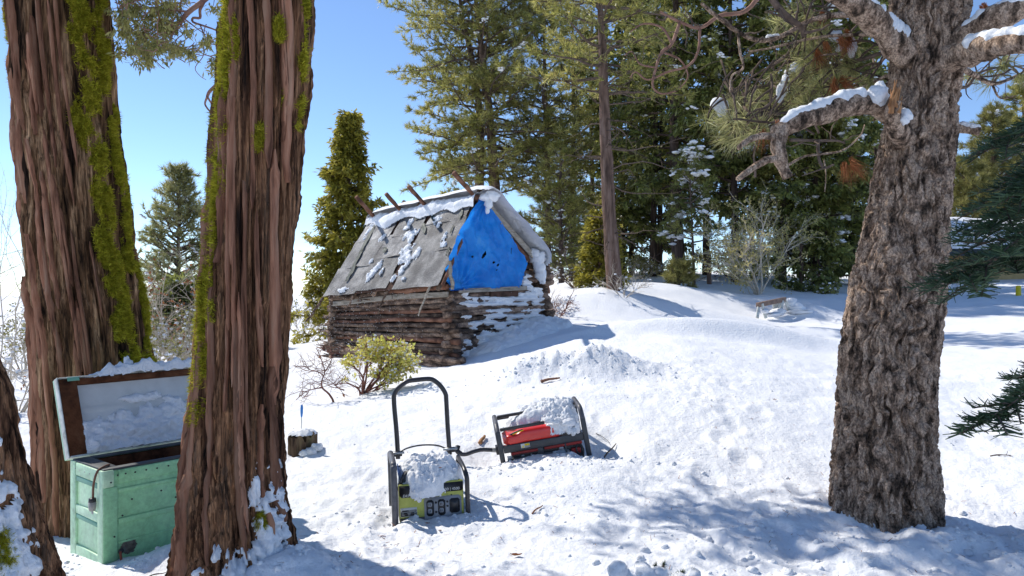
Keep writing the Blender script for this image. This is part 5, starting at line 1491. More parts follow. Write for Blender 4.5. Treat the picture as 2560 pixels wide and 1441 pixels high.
lettering('3600 | 4500', .027, gp_(.318, .0105, .241), Gu, Gw, 'white_print', fp, gen)
# dark engine opening at the lower left and the tank above
gbox(.05, .17, .0, .014, -.06, .055, 'control_box', 'grey_tube', .01)
gbox(.033, .20, .010, .016, -.04, .075, 'control_recess', 'black', .01)
mb = MB(); mb.tube([gp_(.075, .005, .065), gp_(.085, -.012, .062), (gp_(.10, -.014, .06))], [.016, .014, .01], 10); mb.build('fuel_valve', M['steel'], gen, smooth=True)
gbox(.03, .47, .05, .36, -.05, .30, 'engine', 'black', .02)
mb = MB()
U, V = np.meshgrid(np.linspace(-1, 1, 25), np.linspace(0, math.pi, 17))
g = gp_(0, 0, 0) + (.235 + .19 * np.sign(U) * np.abs(U) ** .8)[..., None] * Gu + (.20 - .155 * np.cos(V) * (1 - .3 * np.abs(U) ** 6))[..., None] * Gv + (.29 + .13 * np.sin(V) ** .7 * (1 - np.abs(U) ** 6))[..., None] * Gw
mb.grid(g); tank = mb.build('fuel_tank', M['grey_tube'], gen, smooth=True)
mb = MB(); mb.pbox(gp_(.045, .10, .315), Gu * -.006, Gv * .19 + Gw * .0, Gw * .075); mb.build('tank_label', M['blue_label'], tank)
mb = MB(); mb.pbox(gp_(.038, .06, .30), Gu * -.004, Gv * .10, Gw * .055); mb.build('tank_label', M['white_print'], tank)
pipe([(.03, .06, .26), (.035, .04, .30), (.06, .05, .345), (.10, .08, .37), (.13, .10, .37)], .008, 'hose', 'black')
pipe([(.06, .40, .44), (.12, .40, .47), (.22, .40, .485), (.34, .40, .475), (.42, .40, .44)], .006, 'cable', 'black')
mb = MB()
def sCap(U, V):
    uu, vv = .262 + U, .172 + V + .05 * sstep(.0, .10, U) + .045 * sstep(-.13, -.19, U)
    z = .24 + .125 * np.clip(1 - ((vv - .26) / .28) ** 2, 0, 1) * np.clip(1 - (U / .27) ** 4, 0, 1)
    return gp_(0, 0, 0) + uu[:, None] * Gu + vv[:, None] * Gv + z[:, None] * Gw, np.tile(nrm(Gw * .9 - Gv * .35), (len(U), 1))
snow_heap(mb, sCap, .232, .205, .095, 23, 90, 3.0, .30, 16, .12)
crumbs_on(mb, sCap, .21, .185, 300, .004, .012, 24, .072)
lumps(mb, [gp_(.15, -.008, .225), gp_(.18, -.008, .245), gp_(.21, -.008, .255), gp_(.25, -.0, .265), gp_(.14, -.006, .255), gp_(.165, -.008, .198), gp_(.21, -.008, .228)], np.array([[.032, .016, .028], [.04, .018, .03], [.04, .018, .025], [.04, .02, .02], [.03, .02, .02], [.016, .012, .018], [.022, .014, .018]]), 9, 1, True)
tag(mb.build('snow_heap_top', M['snow'], smooth=True), 'domed heap of snow on top of the lime green generator', 'snow')

# ------------------------------------------------------------------ red generator
RO = np.array([-.083, 6.3, .095]); ra = math.radians(4); rb = math.radians(9)
Ru = np.array([math.cos(ra) * math.cos(rb), math.sin(ra) * math.cos(rb), math.sin(rb)]); Rv = nrm(np.array([-math.sin(ra), math.cos(ra), 0.03])); Rw = nrm(np.cross(Ru, Rv)); Rw = nrm(Rw + Ru * -.03)
def rp(u, v, w): return RO + Ru * u + Rv * v + Rw * w
rgen = thing('generator', 'red and black frame generator tipped sideways in the snow behind', 'generator', tuple(RO))
def rbox(u0, u1, v0, v1, w0, w1, name, mat, bevel=.004, parent=None):
    mb = MB(); mb.pbox(rp(u0, v0, w0), Ru * (u1 - u0), Rv * (v1 - v0), Rw * (w1 - w0)); return mb.build(name, M[mat], parent or rgen, bevel=bevel)
LN = .76
for u in (0, LN - .04):
    rbox(u, u + .042, 0, .035, -.1, .315, 'frame_post', 'grey_tube', .008)
    rbox(u, u + .042, .43, .465, -.1, .345, 'frame_post', 'grey_tube', .008)
    hi = -.01 if u == 0 else .03
    pipe([(u + .021, .015, .30), (u + .021, .06, .345 + hi), (u + .021, .12, .365 + hi), (u + .021, .34, .375 + hi), (u + .021, .40, .37 + hi), (u + .021, .447, .33)], .021, 'frame_tube', 'scuffed', 34, rgen, rp)
rbox(.043, LN - .041, .002, .03, .125, .19, 'frame_rail', 'grey_tube', .006)
rbox(.043, .42, .0, .028, .312, .338, 'frame_rail', 'black', .006)
rbox(.043, LN - .041, .43, .46, .32, .35, 'frame_rail', 'black', .006)
rbox(.043, LN - .041, .22, .25, .378, .402, 'frame_rail', 'black', .006)
rbox(.043, .44, .004, .03, -.06, .045, 'frame_plate', 'grey_tube', .006)
rbox(.06, .44, .008, .03, .048, .075, 'frame_rail', 'grey_tube', .005)
rbox(.043, LN - .041, .43, .46, -.06, .0, 'frame_rail', 'black', .006)
rbox(.32, .37, .006, .03, .07, .125, 'bracket', 'grey_tube', .004)
rbox(.55, .565, .004, .03, .0, .124, 'bracket', 'grey_tube', .004)
rbox(.07, .085, .002, .012, .03, .09, 'clip', 'steel', .002); rbox(.062, .10, .001, .01, .07, .10, 'clip', 'steel', .002)
st_ = rbox(.19, .265, -.004, .002, .148, .183, 'warning_label', 'white_print', .001)
rbox(.222, .263, -.006, -.0041, .165, .181, 'label_mark', 'yellow', 0, st_); rbox(.222, .263, -.006, -.0041, .150, .163, 'label_mark', 'pale_print', 0, st_)
mb = MB(); mb.add(np.array([rp(.197, -.0055, .152), rp(.217, -.0055, .152), rp(.207, -.0055, .173)]), None, [(0, 1, 2)]); mb.build('label_mark', M['yellow'], st_)
# tank: long rounded red box
mb = MB()
nu_, nv_ = 40, 28
us = np.linspace(.055, .555, nu_); th = np.linspace(0, 2 * math.pi, nv_, endpoint=False)
rows = []
for k, u in enumerate(us):
    e = min(1, min(k, nu_ - 1 - k) / 3 * .35 + .62)
    cs, sn = np.cos(th), np.sin(th)
    sq = lambda x, p: np.sign(x) * np.abs(x) ** p
    hh = .075 * (1 - .22 * (u < .22) * (1 - sstep(.16, .24, np.array([u]))[0]))
    rows.append(rp(0, 0, 0) + u * Ru + (.155 + .145 * e * sq(cs, .4))[:, None] * Rv + (.236 - (.075 - hh) + .87 * hh * e * sq(sn, .45))[:, None] * Rw)
mb.grid(np.array(rows), wrap_u=True)
for e in (0, nu_ - 1):
    mb.add([rows[e].mean(0)]); i = np.arange(nv_); t = np.stack([np.full(nv_, mb.n - 1), e * nv_ + i, e * nv_ + (i + 1) % nv_], -1); mb.T.append(t if e else t[:, ::-1])
rt = mb.build('fuel_tank', M['red'], rgen, smooth=True)
rbox(.05, .56, .012, .04, .172, .190, 'tank_seam', 'dark_red', .004, rt)
rbox(.10, .33, .006, .0075 + .02, .10, .122, 'red_strip', 'dark_red', .003); rbox(.38, .70, .007, .028, .100, .123, 'red_strip', 'dark_red', .003)
rbox(.10, .70, .04, .40, -.08, .165, 'engine', 'black', .015)
mb = MB(); mb.tube([rp(.52, .05, -.0), rp(.52, .01, -.0)], [.085, .08], 24); mb.tube([rp(.52, .012, -.0), rp(.52, -.006, -.0)], [.05, .042], 20); rec = mb.build('recoil_cover', M['steel'], rgen)
mb = MB(); mb.tube([rp(.52, -.004, -.0), rp(.52, -.016, -.0)], [.018, .015], 6); mb.build('recoil_bolt', M['steel'], rec)
rbox(.44, .50, .012, .03, .03, .075, 'muffler', 'steel', .01); rbox(.60, .68, .015, .04, .02, .07, 'engine_cover', 'dark_red', .008); rbox(.50, .54, .008, .02, .075, .10, 'carburettor', 'steel', .006)
pipe([(.66, .012, .10), (.64, .0, .06), (.655, .004, .02), (.68, .01, .0)], .006, 'hose', 'black', 16, rgen, rp); pipe([(.685, .012, .10), (.70, .0, .05), (.69, .0, .0)], .006, 'hose', 'black', 16, rgen, rp)
pipe([(-.005, .10, .14), (-.06, .09, .155), (-.14, .07, .175), (-.21, .05, .175), (-.27, .03, .17), (-.315, .015, .185), (-.335, .02, .215), (-.325, .04, .24)], .017, 'handle', 'black_tube', 40, rgen, rp)
pipe([(-.005, .10, .14), (-.05, .092, .153)], .0195, 'handle_sleeve', 'plug', 8, rgen, rp)
pipe([(-.31, .016, .183), (-.335, .02, .215), (-.322, .045, .245)], .021, 'handle_grip', 'black', 14, rgen, rp)
rbox(-.02, .005, .06, .14, .11, .18, 'handle_bracket', 'black', .004)
pipe([(.09, .05, .25), (.14, .03, .275), (.19, .02, .29), (.23, .02, .295)], .006, 'hose', 'black', 16, rgen, rp); pipe([(.14, .035, .265), (.20, .02, .285), (.235, .018, .292)], .005, 'cable', 'yellow', 14, rgen, rp)
mb = MB()
def sCap2(U, V):
    uu, vv = .55 + U, .22 + V
    base = .24 + .12 * sstep(-.20, .05, V)
    return rp(0, 0, 0) + uu[:, None] * Ru + vv[:, None] * Rv + base[:, None] * Rw, np.tile(nrm(Rw - Rv * .3), (len(U), 1))
snow_heap(mb, sCap2, .165, .22, .10, 33, 80, 3.0, .30, 15, .15)
crumbs_on(mb, sCap2, .155, .21, 220, .004, .013, 35, .09)
def sCap3(U, V):
    return rp(0, 0, 0) + (.42 + U)[:, None] * Ru + (.30 + V)[:, None] * Rv + .35 * Rw + (U * .16)[:, None] * Rw, np.tile(Rw, (len(U), 1))
snow_heap(mb, sCap3, .30, .17, .085, 34, 70, 2.4, .30, 15, .15)
crumbs_on(mb, sCap3, .28, .16, 240, .004, .012, 36, .08)
lumps(mb, [rp(.61, .0, .235), rp(.64, -.005, .215), rp(.58, .0, .27), rp(.68, -.0, .24), rp(.62, -.01, .29), rp(.52, .0, .32), rp(.46, .01, .34)], np.array([[.05, .03, .04], [.045, .025, .035], [.05, .03, .04], [.03, .03, .05], [.06, .03, .04], [.05, .03, .03], [.05, .03, .03]]), 13, 1, True)
tag(mb.build('snow_heap_top', M['snow'], smooth=True), 'heap of snow lying across the tipped red generator', 'snow')

# ------------------------------------------------------------------ stump, tool, litter
sx, sy = (752 - 1280) / FPX * 7.0, 7.05
stump = thing('tree_stump', 'low weathered tree stump poking out of the snow beside the leaning cedar', 'stump', (sx, sy, gz(sx, sy)))
th = np.linspace(0, 2 * math.pi, 70, endpoint=False); zb = gz(sx, sy)
zs = np.linspace(-.12, .175, 30)
rows = []
for z in zs:
    r = .135 + .03 * np.clip(.1 - z, 0, .2) + .018 * (-np.clip(1 - np.abs(noise3(np.stack([np.cos(th) * 4, np.sin(th) * 4, np.full(70, z * 1.5)], -1))) * 4, 0, 1) * 1.6 + noise3(np.stack([np.cos(th) * 9, np.sin(th) * 9, np.full(70, z * 3)], -1)))
    topz = np.minimum(z, .135 + .075 * noise3(np.stack([np.cos(th) * 4, np.sin(th) * 4, np.full(70, 2.)], -1)) + .03 * noise3(np.stack([np.cos(th) * 11, np.sin(th) * 11, np.full(70, 5.)], -1)))
    rows.append(np.stack([sx + r * np.cos(th), sy + r * np.sin(th), zb + topz], -1))
mb = MB(); mb.grid(np.array(rows), wrap_u=True)
mb.add([(sx, sy, zb + .11)]); i = np.arange(70); e = 29 * 70; mb.T.append(np.stack([np.full(70, mb.n - 1), e + i, e + (i + 1) % 70], -1))
mb.build('stump_wood', mk('stump_bark', [(.03, .02, .015), (.11, .07, .045), (.19, .14, .085), (.10, .10, .045)], rough=.9, scale=14, stretch=(1, 1, .2), bump=.01, bscale=40, spec=.15, ramp=[.3, .45, .6, .72]), stump, smooth=True)
mb = MB(); snow_heap(mb, lambda U, V: (np.stack([sx + U, sy + V, np.full_like(U, zb + .15)], -1), np.tile([0, 0, 1.], (len(U), 1))), .12, .12, .035, 3, 30, 2.5, .3, 14)
tag(mb.build('stump_snow', M['snow'], smooth=True), 'thin cap of snow on the weathered tree stump', 'snow')
mb = MB(); lumps(mb, [(sx + .11, sy - .13, zb + .0), (sx + .06, sy - .15, zb - .01), (sx + .16, sy - .08, zb + .03), (sx + .135, sy - .11, zb + .055)], np.array([.05, .045, .05, .022]), 5, .8, True)
tag(mb.build('stump_snow', M['snow'], smooth=True), 'clots of snow against the right foot of the stump', 'snow')
tx, ty = (754 - 1280) / FPX * 7.05, 7.05
tool = thing('snow_marker', 'slim blue-headed marker stuck upright on a thin pin above the stump', 'marker', (tx, ty, zb + .14))
mb = MB(); mb.tube([(tx, ty, zb + .12), (tx, ty, zb + .36)], [.0035, .0035], 6); mb.build('pin', M['steel'], tool)
z0 = zb + .29
mb = MB(); mb.tube([(tx, ty, z0), (tx, ty, z0 + .015), (tx + .001, ty, z0 + .05), (tx + .002, ty, z0 + .09), (tx + .002, ty, z0 + .115), (tx + .002, ty, z0 + .12)], [.004, .009, .0125, .013, .009, .003], 12); mb.build('handle', M['blue'], tool, smooth=True)

rs = np.random.RandomState(91)
litter = [(1290, 1393, .035, 'curled brown leaf lying on the snow near the bottom edge', 'dry_leaf'), (1068, 1313, .018, 'small red-brown leaf scrap in front of the lime generator', 'dry_leaf'), (1100, 1331, .012, 'tiny brown leaf scrap below the lime generator', 'dry_leaf'),
          (1937, 1002, .022, 'brown leaf scrap on the slope left of the big pine', 'dry_leaf'), (1115, 1170, .012, 'tiny brown leaf scrap on the snow cap of the lime generator', 'dry_leaf')]
for (px, py, s, lab, m) in litter:
    if py == 1170:
        p = gp_(.32, .02, .40)
    else:
        Yd = 4.0
        for _ in range(60):
            p = at(px, py, Yd); g_ = float(ground(p[0], p[1])[0]); Yd += (p[2] - g_) * 2.0 if abs(p[2] - g_) > .002 else 0
        p = p + [0, 0, .012]
    U, V = np.meshgrid(np.linspace(-1, 1, 7), np.linspace(-1, 1, 9))
    w = (1 - np.abs(V) ** 1.6) * (.55 + .2 * noise3(np.stack([V * 3, U * 0 + px, U * 0], -1)))
    g = np.stack([p[0] + V * s, p[1] + U * w * s, p[2] + s * (.35 * (U * w) ** 2 * 2 + .25 * V ** 2 + .15 * noise3(np.stack([U * 1.5, V * 1.5, U * 0 + px], -1)))], -1)
    mb = MB(); mb.grid(g); mb.grid((g - [0, 0, .0015])[::-1])
    tag(mb.build('fallen_leaf', M[m], smooth=True), lab, 'leaf')
def ground_twig(px0, py0, Y0, px1, py1, Y1, r, label, mat='twig', side=0):
    p0, p1 = at(px0, py0, Y0), at(px1, py1, Y1)
    for p in (p0, p1):
        p[2] = float(ground(p[0], p[1])[0]) + r * .6
    d = p1 - p0; n = 14
    c = bez([p0, p0 + d * .35 + [0, 0, .012], p0 + d * .7 + [.006, 0, .01], p1 + [0, 0, .008]], n)
    mb = MB(); mb.tube(c, taper(n, r, r * .5), 7, True, .2)
    for k in range(side):
        t = wander(c[4 + 3 * k], nrm(d) + rs.normal(0, .6, 3) + [0, 0, .3], .07, 5, rs, .2); mb.tube(t, taper(6, r * .6, r * .2), 5)
    tag(mb.build('fallen_twig', M[mat], smooth=True), label, 'twig')
ground_twig(1508, 1114, 6.35, 1540, 1094, 6.55, .008, 'short broken stick standing in the snow right of the red generator')
ground_twig(1490, 1083, 6.75, 1525, 1098, 6.6, .003, 'thin dark stem arching beside the red generator', 'dark_bark')
ground_twig(2475, 1138, 6.6, 2528, 1142, 6.55, .006, 'forked pale twig on the snow right of the big pine', 'twig', 3)
ground_twig(365, 1425, 4.05, 415, 1420, 4.1, .004, 'fine dark twig on the snow between the chest and the leaning cedar', 'dark_bark')
ground_twig(1330, 1300, 5.2, 1357, 1291, 5.25, .006, 'curl of brown bark on the snow right of the lime generator', 'dry_leaf')
ground_twig(1352, 943, 8.4, 1400, 945, 8.4, .018, 'brown wood chip at the foot of the snow mound', 'log_red')
ground_twig(1200, 1075, 6.8, 1212, 1068, 6.9, .02, 'split brown stub sticking up behind the red generator handle', 'splinter')

rs = np.random.RandomState(29)
n = 900
lx = np.concatenate([rs.uniform(-1.2, 3.6, 500), rs.normal(2.2, .7, 250), rs.normal(-.9, .5, 150)]); ly = np.concatenate([rs.uniform(4.2, 9.5, 500), rs.normal(5.2, .8, 250), rs.normal(4.6, .5, 150)])
ok = ly > 3.5; lx, ly = lx[ok], ly[ok]; n = len(lx)
p = np.stack([lx, ly, ground(lx, ly) + .003], -1)
a = rs.uniform(0, 6.28, n); d = np.stack([np.cos(a), np.sin(a), rs.uniform(-.05, .35, n)], -1) * rs.uniform(.012, .055, (n, 1)); w_ = np.stack([-np.sin(a), np.cos(a), np.zeros(n)], -1) * rs.uniform(.0008, .003, (n, 1))
mb = MB(); mb.add(np.stack([p - w_, p + d - w_ * .5, p + d + w_ * .5, p + w_], 1).reshape(-1, 3), np.arange(4 * n).reshape(-1, 4))
tag(mb.build('needle_litter', M['dry_leaf']), 'fine brown needles and bark flecks strewn on the snow', 'litter', kind='stuff')

# snowy sapling tips at the bottom edge
bx, by = (1640 - 1280) / FPX * 3.75, 3.75
sap = thing('fir_sapling', 'snow-laden tips of a small fir sapling at the bottom edge', 'plant', (bx, by, gz(bx, by)))
zb2 = gz(bx, by)
w = MB(); nd = MB(); rs = np.random.RandomState(5)
w.tube([(bx, by, zb2 - .1), (bx, by, zb2 + .08)], [.012, .006], 8)
for (px, py) in [(1540, 1418), (1555, 1430), (1600, 1440), (1640, 1415), (1660, 1412), (1705, 1432), (1730, 1428), (1715, 1440)]:
    e = at(px, py, 3.72); t = bez([(bx, by, zb2), (np.array([bx, by, zb2 + .05]) + e) / 2 + [0, 0, .01], e], 10); w.tube(t, taper(10, .006, .003), 6)
    P_ = np.repeat(t[5:], 14, axis=0); tufts(nd, P_, np.tile(nrm(t[-1] - t[0]), (len(P_), 1)), 3, .028, .0025, .8, rs)
w.build('stem', M['red_twig'], sap, smooth=True); tag(nd.build('needles', M['fir_needle'], sap), kind='stuff')
mb = MB(); lumps(mb, [at(1545, 1425, 3.70), at(1610, 1432, 3.70), at(1648, 1436, 3.70), at(1585, 1440, 3.70), at(1728, 1437, 3.72), at(1700, 1446, 3.72)], np.array([[.05, .05, .045], [.075, .06, .045], [.05, .05, .035], [.05, .05, .03], [.045, .05, .035], [.04, .04, .03]]), 77, 1, True)
tag(mb.build('sapling_snow', M['snow'], smooth=True), 'rounded pillows of snow resting on the small sapling at the bottom edge', 'snow')

# ------------------------------------------------------------------ sawhorse half drifted over
hx, hy = (1900 - 1280) / FPX * 18.0, 18.0
h0 = at(1894, 763, 18.0); h1 = at(1962, 749, 18.9)
saw = thing('sawhorse', 'old wooden sawhorse half drifted over by snow in the middle distance', 'sawhorse', (h0[0], h0[1], gz(h0[0], h0[1])))
mb = MB(); mb.bar(h0, h1, .09, .11); mb.build('beam', mk('weathered_beam', [(.16, .11, .09), (.30, .21, .16)], rough=.85, scale=9, bump=.004, spec=.2), saw, bevel=.006)
for (px, py, d, px2, py2, d2) in [(1897, 768, 18.0, 1893, 795, 17.85), (1905, 760, 18.05, 1915, 796, 18.1), (1957, 752, 18.75, 1950, 790, 18.6), (1962, 750, 18.85, 1974, 780, 18.95)]:
    mb = MB(); mb.bar(at(px, py, d), at(px2, py2, d2), .07, .035, (0, 1, 0)); mb.build('leg', M['white_metal'], saw, bevel=.004)
mb = MB(); mb.bar(at(1932, 765, 18.75), at(1955, 762, 18.95), .02, .2); mb.build('gusset', M['white_metal'], saw, bevel=.004)
mb = MB(); lumps(mb, [at(1930, 786, 18.25), at(1945, 780, 18.6), at(1985, 768, 19.1), at(1978, 757, 19.1), at(1912, 779, 18.05), at(2000, 778, 19.0)], np.array([[.24, .22, .06], [.2, .2, .08], [.26, .3, .14], [.16, .2, .13], [.10, .10, .06], [.35, .3, .08]]), 7, 1, True)
tag(mb.build('snow_drift', M['snow'], smooth=True), 'drifted snow filling the half-buried sawhorse', 'snow')

# ------------------------------------------------------------------ tan building beyond the pine, yellow post
bd = 30.0
B0 = at(2375, 725, bd); B1 = at(3000, 725, bd + 1.5)
house = thing('low_building', 'low tan building under a deep snow roof at the right edge, behind the fir', 'building', tuple(B0))
bdir = nrm((B1 - B0) * [1, 1, 0]); bback = np.array([-bdir[1], bdir[0], 0]); Lb = 9.0
zb3, zw = at(2400, 735, bd)[2] - .5, at(2400, 640, bd)[2]
mb = MB(); mb.pbox([B0[0], B0[1], zb3], bdir * Lb, bback * 5.0, [0, 0, zw - zb3]); mb.build('wall', M['tan_wall'], house)
mb = MB(); mb.pbox(np.array([B0[0], B0[1], zb3]) - bdir * .3 - bback * .05, bdir * (Lb + .3), bback * .048, [0, 0, .62]); mb.build('wall_base', M['asphalt'], house)
mb = MB(); mb.pbox(np.array([B0[0], B0[1], zb3 + .64]) - bdir * .3 - bback * .05, bdir * (Lb + .3), bback * .048, [0, 0, .09]); mb.build('trim_strip', M['trim'], house)
mb = MB(); mb.pbox(np.array([B0[0], B0[1], zw]) - bdir * .5 - bback * .6, bdir * (Lb + 1), bback * 6, [0, 0, .22]); mb.build('fascia', M['fascia'], house)
e0 = np.array([B0[0], B0[1], zw + .225]) - bdir * .55 - bback * .65
mb = MB()
U, V = np.meshgrid(np.linspace(0, 1, 40), np.linspace(0, 1, 24))
hgt = (1.15 - np.abs(V * 2 - 1) * 1.15) + .30 * np.clip(np.minimum(V, 1 - V) * 12, 0, 1) ** .5 * np.clip(np.minimum(U, 1 - U) * 20, 0, 1) ** .5 + .06 * n2(U.ravel() * 6, V.ravel() * 4, 1).reshape(U.shape) * np.clip(np.minimum(U, 1 - U) * 9, 0, 1)
g = e0 + U[..., None] * bdir * (Lb + 1.1) + V[..., None] * bback * 6.1 + K3 * np.clip(hgt, 0, 9)[..., None]
mb.grid(g); mb.build('roof', M['fascia'], house)
mb2 = MB(); mb2.grid(g + K3 * (.12 * np.clip(np.minimum(V, 1 - V) * 20, 0.02, 1) ** .5)[..., None])
tag(mb2.build('roof_snow', M['snow'], smooth=True), 'deep smooth snow covering the roof of the low tan building', 'snow')
pz = at(2546, 738, 24.0)
post = thing('bollard', 'bright yellow post in front of the tan building at the right edge', 'bollard', (pz[0], pz[1], pz[2] - .3))
mb = MB(); mb.tube([pz + [0, 0, -.4], pz + [0, 0, .27], pz + [0, 0, .29], pz + [0, 0, .30]], [.075, .075, .06, .02], 18); mb.build('post_body', M['yellow'], post, smooth=False)
# ------------------------------------------------------------------ the forest behind
def conifer(name, label, base, axis, r0, r1, z_branch, ztop, prof, kind, seed, nb=90, bark='far_bark', leaf='pine_needle', dens=1.0, snow=40, snow_size=.12, group=None, droop=0.0, leafsize=1.0, dead=0, elev=0.15):
    """axis: list of points from base to tip; prof(t) -> branch length for t = 0 (lowest branch) .. 1 (tip)"""
    rs = np.random.RandomState(seed)
    root = thing(name, label, 'tree', (base[0], base[1], base[2]), group or {'pine_tree': 'pines of the forest', 'cedar_tree': 'cedars of the forest', 'fir_tree': 'firs of the forest'}.get(name))
    A = bez(axis, 40)
    mb = MB(); mb.tube(A, taper(40, r0, r1, .85), 12, True, .16, seed); mb.build('trunk', M[bark], root, smooth=True)
    zA = A[:, 2]
    w = MB(); P_, D_, SP, T_ = [], [], [], []
    for i in range(nb):
        t = (i + rs.rand()) / nb
        z = z_branch + (ztop - z_branch) * t
        o = np.array([np.interp(z, zA, A[:, 0]), np.interp(z, zA, A[:, 1]), z])
        a = i * 2.39996 + rs.uniform(-.5, .5)
        L = prof(t) * rs.uniform(.65, 1.15)
        if L < .05: continue
        up = elev + .55 * t if kind != 'fir' else elev + .35 * t
        d = np.array([math.cos(a), math.sin(a), up + rs.uniform(-.28, .32)])
        n = 9
        b = wander(o, d, L, n, rs, .11, -droop)
        rb_ = min(.05, .012 + .016 * L)
        w.tube(b, taper(n + 1, rb_, .006), 5, False)
        m = max(3, int(dens * (4 + L * 5.5)))
        for j in range(m):
            f = .22 + .78 * (j + rs.rand()) / m
            k = min(int(f * n), n - 1)
            q = b[k] + (b[k + 1] - b[k]) * (f * n - k)
            dd = nrm(b[k + 1] - b[k])
            sd = nrm(np.cross(dd, [0, 0, 1.0])) * (1 if j % 2 else -1)
            sl = (.22 + .30 * L * (1.05 - f)) * rs.uniform(.5, 1.1)
            tdir = dd * .7 + sd * .9 + np.array([0, 0, rs.uniform(-.1, .35)])
            tw = wander(q, tdir, sl, 3, rs, .2, -droop)
            w.tube(tw, [.007, .006, .005, .004], 3, False)
            for s in range(1, 4):
                if kind == 'pine' and s == 1 and rs.rand() < .6: continue
                P_.append(tw[s]); D_.append(nrm(tw[s] - tw[s - 1]) + [0, 0, .25 if kind == 'pine' else -.1])
        P_.append(b[-1]); D_.append(b[-1] - b[-2])
        for _ in range(rs.poisson(snow / nb)):
            k = rs.randint(3, n + 1); SP.append(b[k] + rs.normal(0, .08 + .04 * L, 3) * [1, 1, .3] + [0, 0, .03])
    for i in range(dead):
        z = rs.uniform(axis[0][2] + 1.2, z_branch + 1.0)
        o = np.array([np.interp(z, zA, A[:, 0]), np.interp(z, zA, A[:, 1]), z]); a = rs.uniform(0, 6.28)
        b = wander(o, [math.cos(a), math.sin(a), rs.uniform(-.3, .3)], rs.uniform(.4, 2.0), 8, rs, .16, -.03)
        w.tube(b, taper(9, .022, .004), 5, False)
        for k in range(2, 9, 2):
            w.tube(wander(b[k], rs.normal(0, 1, 3), rs.uniform(.15, .5), 4, rs, .25), [.008, .006, .005, .003, .002], 3, False)
    lf = MB(); P_ = np.array(P_); D_ = np.array(D_)
    if kind == 'pine':
        tufts(lf, P_, D_, 12, .20 * leafsize, .020 * leafsize, .55, rs)
    else:
        sprays(lf, P_, D_, 8, .22 * leafsize, .085 * leafsize, rs, .45, .6)
    tag(w.build('branches', M['twig' if kind == 'pine' else bark], root), kind='stuff')
    tag(lf.build('crown', M[leaf], root), kind='stuff')
    if SP:
        SP = np.array(SP); k = len(SP)
        m = 11
        big = rs.uniform(.3, 1.2, (k, 1, 1)) ** 1.5
        sl = rs.normal(0, .45, (k, 1, 2))
        o2 = rs.normal(0, snow_size * .8, (k, m, 2)) * big
        C_ = SP[:, None, :] + np.concatenate([o2, (o2 * sl).sum(-1, keepdims=True) - np.abs(o2[..., :1]) * .3 + rs.normal(0, snow_size * .15, (k, m, 1))], -1)
        R = snow_size * big * rs.uniform(.3, .75, (k, m, 1)) * np.stack([rs.uniform(.8, 1.3, (k, m)), rs.uniform(.8, 1.3, (k, m)), rs.uniform(.3, .6, (k, m))], -1)
        sb = MB(); lumps(sb, C_.reshape(-1, 3), R.reshape(-1, 3), seed)
        tag(sb.build('snow_clumps', M['snow'], root, smooth=True), kind='stuff')
    return root

def ax(pts, Y, zbase=None, top=None):
    """trunk axis through picture points at distance Y, starting in the snow and ending at height `top`"""
    a = [at(px, py, Y) for (px, py) in pts]
    g = gz(a[0][0], a[0][1])
    a[0][2] = g - .3
    if top:
        d = nrm(a[-1] - a[-2])
        if top > a[-1][2] + .2:
            a.append(a[-1] + [d[0] * .5 * (top - a[-1][2]), 0, (top - a[-1][2])])
    return [np.array(p) for p in a]

def tri(L, p=.8, low=.5): return lambda t: L * (low + (1 - low) * min(1, t * 5)) * (1 - t) ** p + .12

def plant(name, label, pts, Y, r_px, top, zb, prof, kind, seed, **k):
    a = ax(pts, Y, None, top)
    base = a[0] + [0, 0, .3]
    r0 = r_px / FPX * Y
    return conifer(name, label, base, a, r0, r0 * .16, zb, a[-1][2], prof, kind, seed, **k)

# the large pines behind the cabin
plant('pine_tree', 'tall pine with reddish trunk rising straight behind the cabin ridge', [(1246, 700), (1236, 470), (1225, 300), (1205, 130), (1190, 0)], 28.0, 17, 19.5, 5.6, tri(4.0, .5, .8), 'pine', 701, nb=150, dens=1.05, leafsize=1.3, snow=60, dead=12, elev=-.05)
plant('pine_tree', 'pine with a crooked dark stem left of the reddish trunk behind the cabin', [(1190, 690), (1200, 400), (1195, 240), (1168, 90), (1150, 0)], 29.0, 14, 18.0, 5.0, tri(3.3, .55, .9), 'pine', 702, nb=115, dens=1.05, leafsize=1.3, snow=40, dead=10, elev=-.05)
plant('pine_tree', 'bushy pale green pine filling the gap right of the cabin roof', [(1372, 735), (1368, 400), (1362, 200), (1360, 60)], 28.0, 9, 13.5, 2.4, tri(2.3, .6, .8), 'pine', 703, nb=115, dens=1.0, snow=50, snow_size=.08, leaf='pine_needle', leafsize=1.1)
plant('pine_tree', 'young pine with thin crown close behind the right end of the cabin', [(1430, 735), (1432, 500), (1434, 300), (1432, 90)], 30.0, 9, 12.5, 2.0, tri(1.8, .6, .6), 'pine', 704, nb=90, snow=40, snow_size=.08, leaf='pine_needle', bark='dark_bark')
plant('pine_tree', 'low branchy pine between the cabin and the tall bare pine', [(1405, 740), (1402, 620), (1400, 500), (1402, 420)], 25.0, 8, 6.2, 1.9, tri(1.3, .6, .7), 'pine', 705, nb=60, snow=40, snow_size=.08, bark='dark_bark')
# tall bare-stemmed pine
plant('pine_tree', 'tall bare-stemmed pine in mid distance with snowy dead boughs and high crown', [(1538, 725), (1524, 540), (1512, 300), (1506, 120), (1500, 0)], 17.5, 22, 13.5, 6.0, tri(2.3, .5, .7), 'pine', 706, nb=80, dens=1.1, snow=18, dead=34, elev=.02)
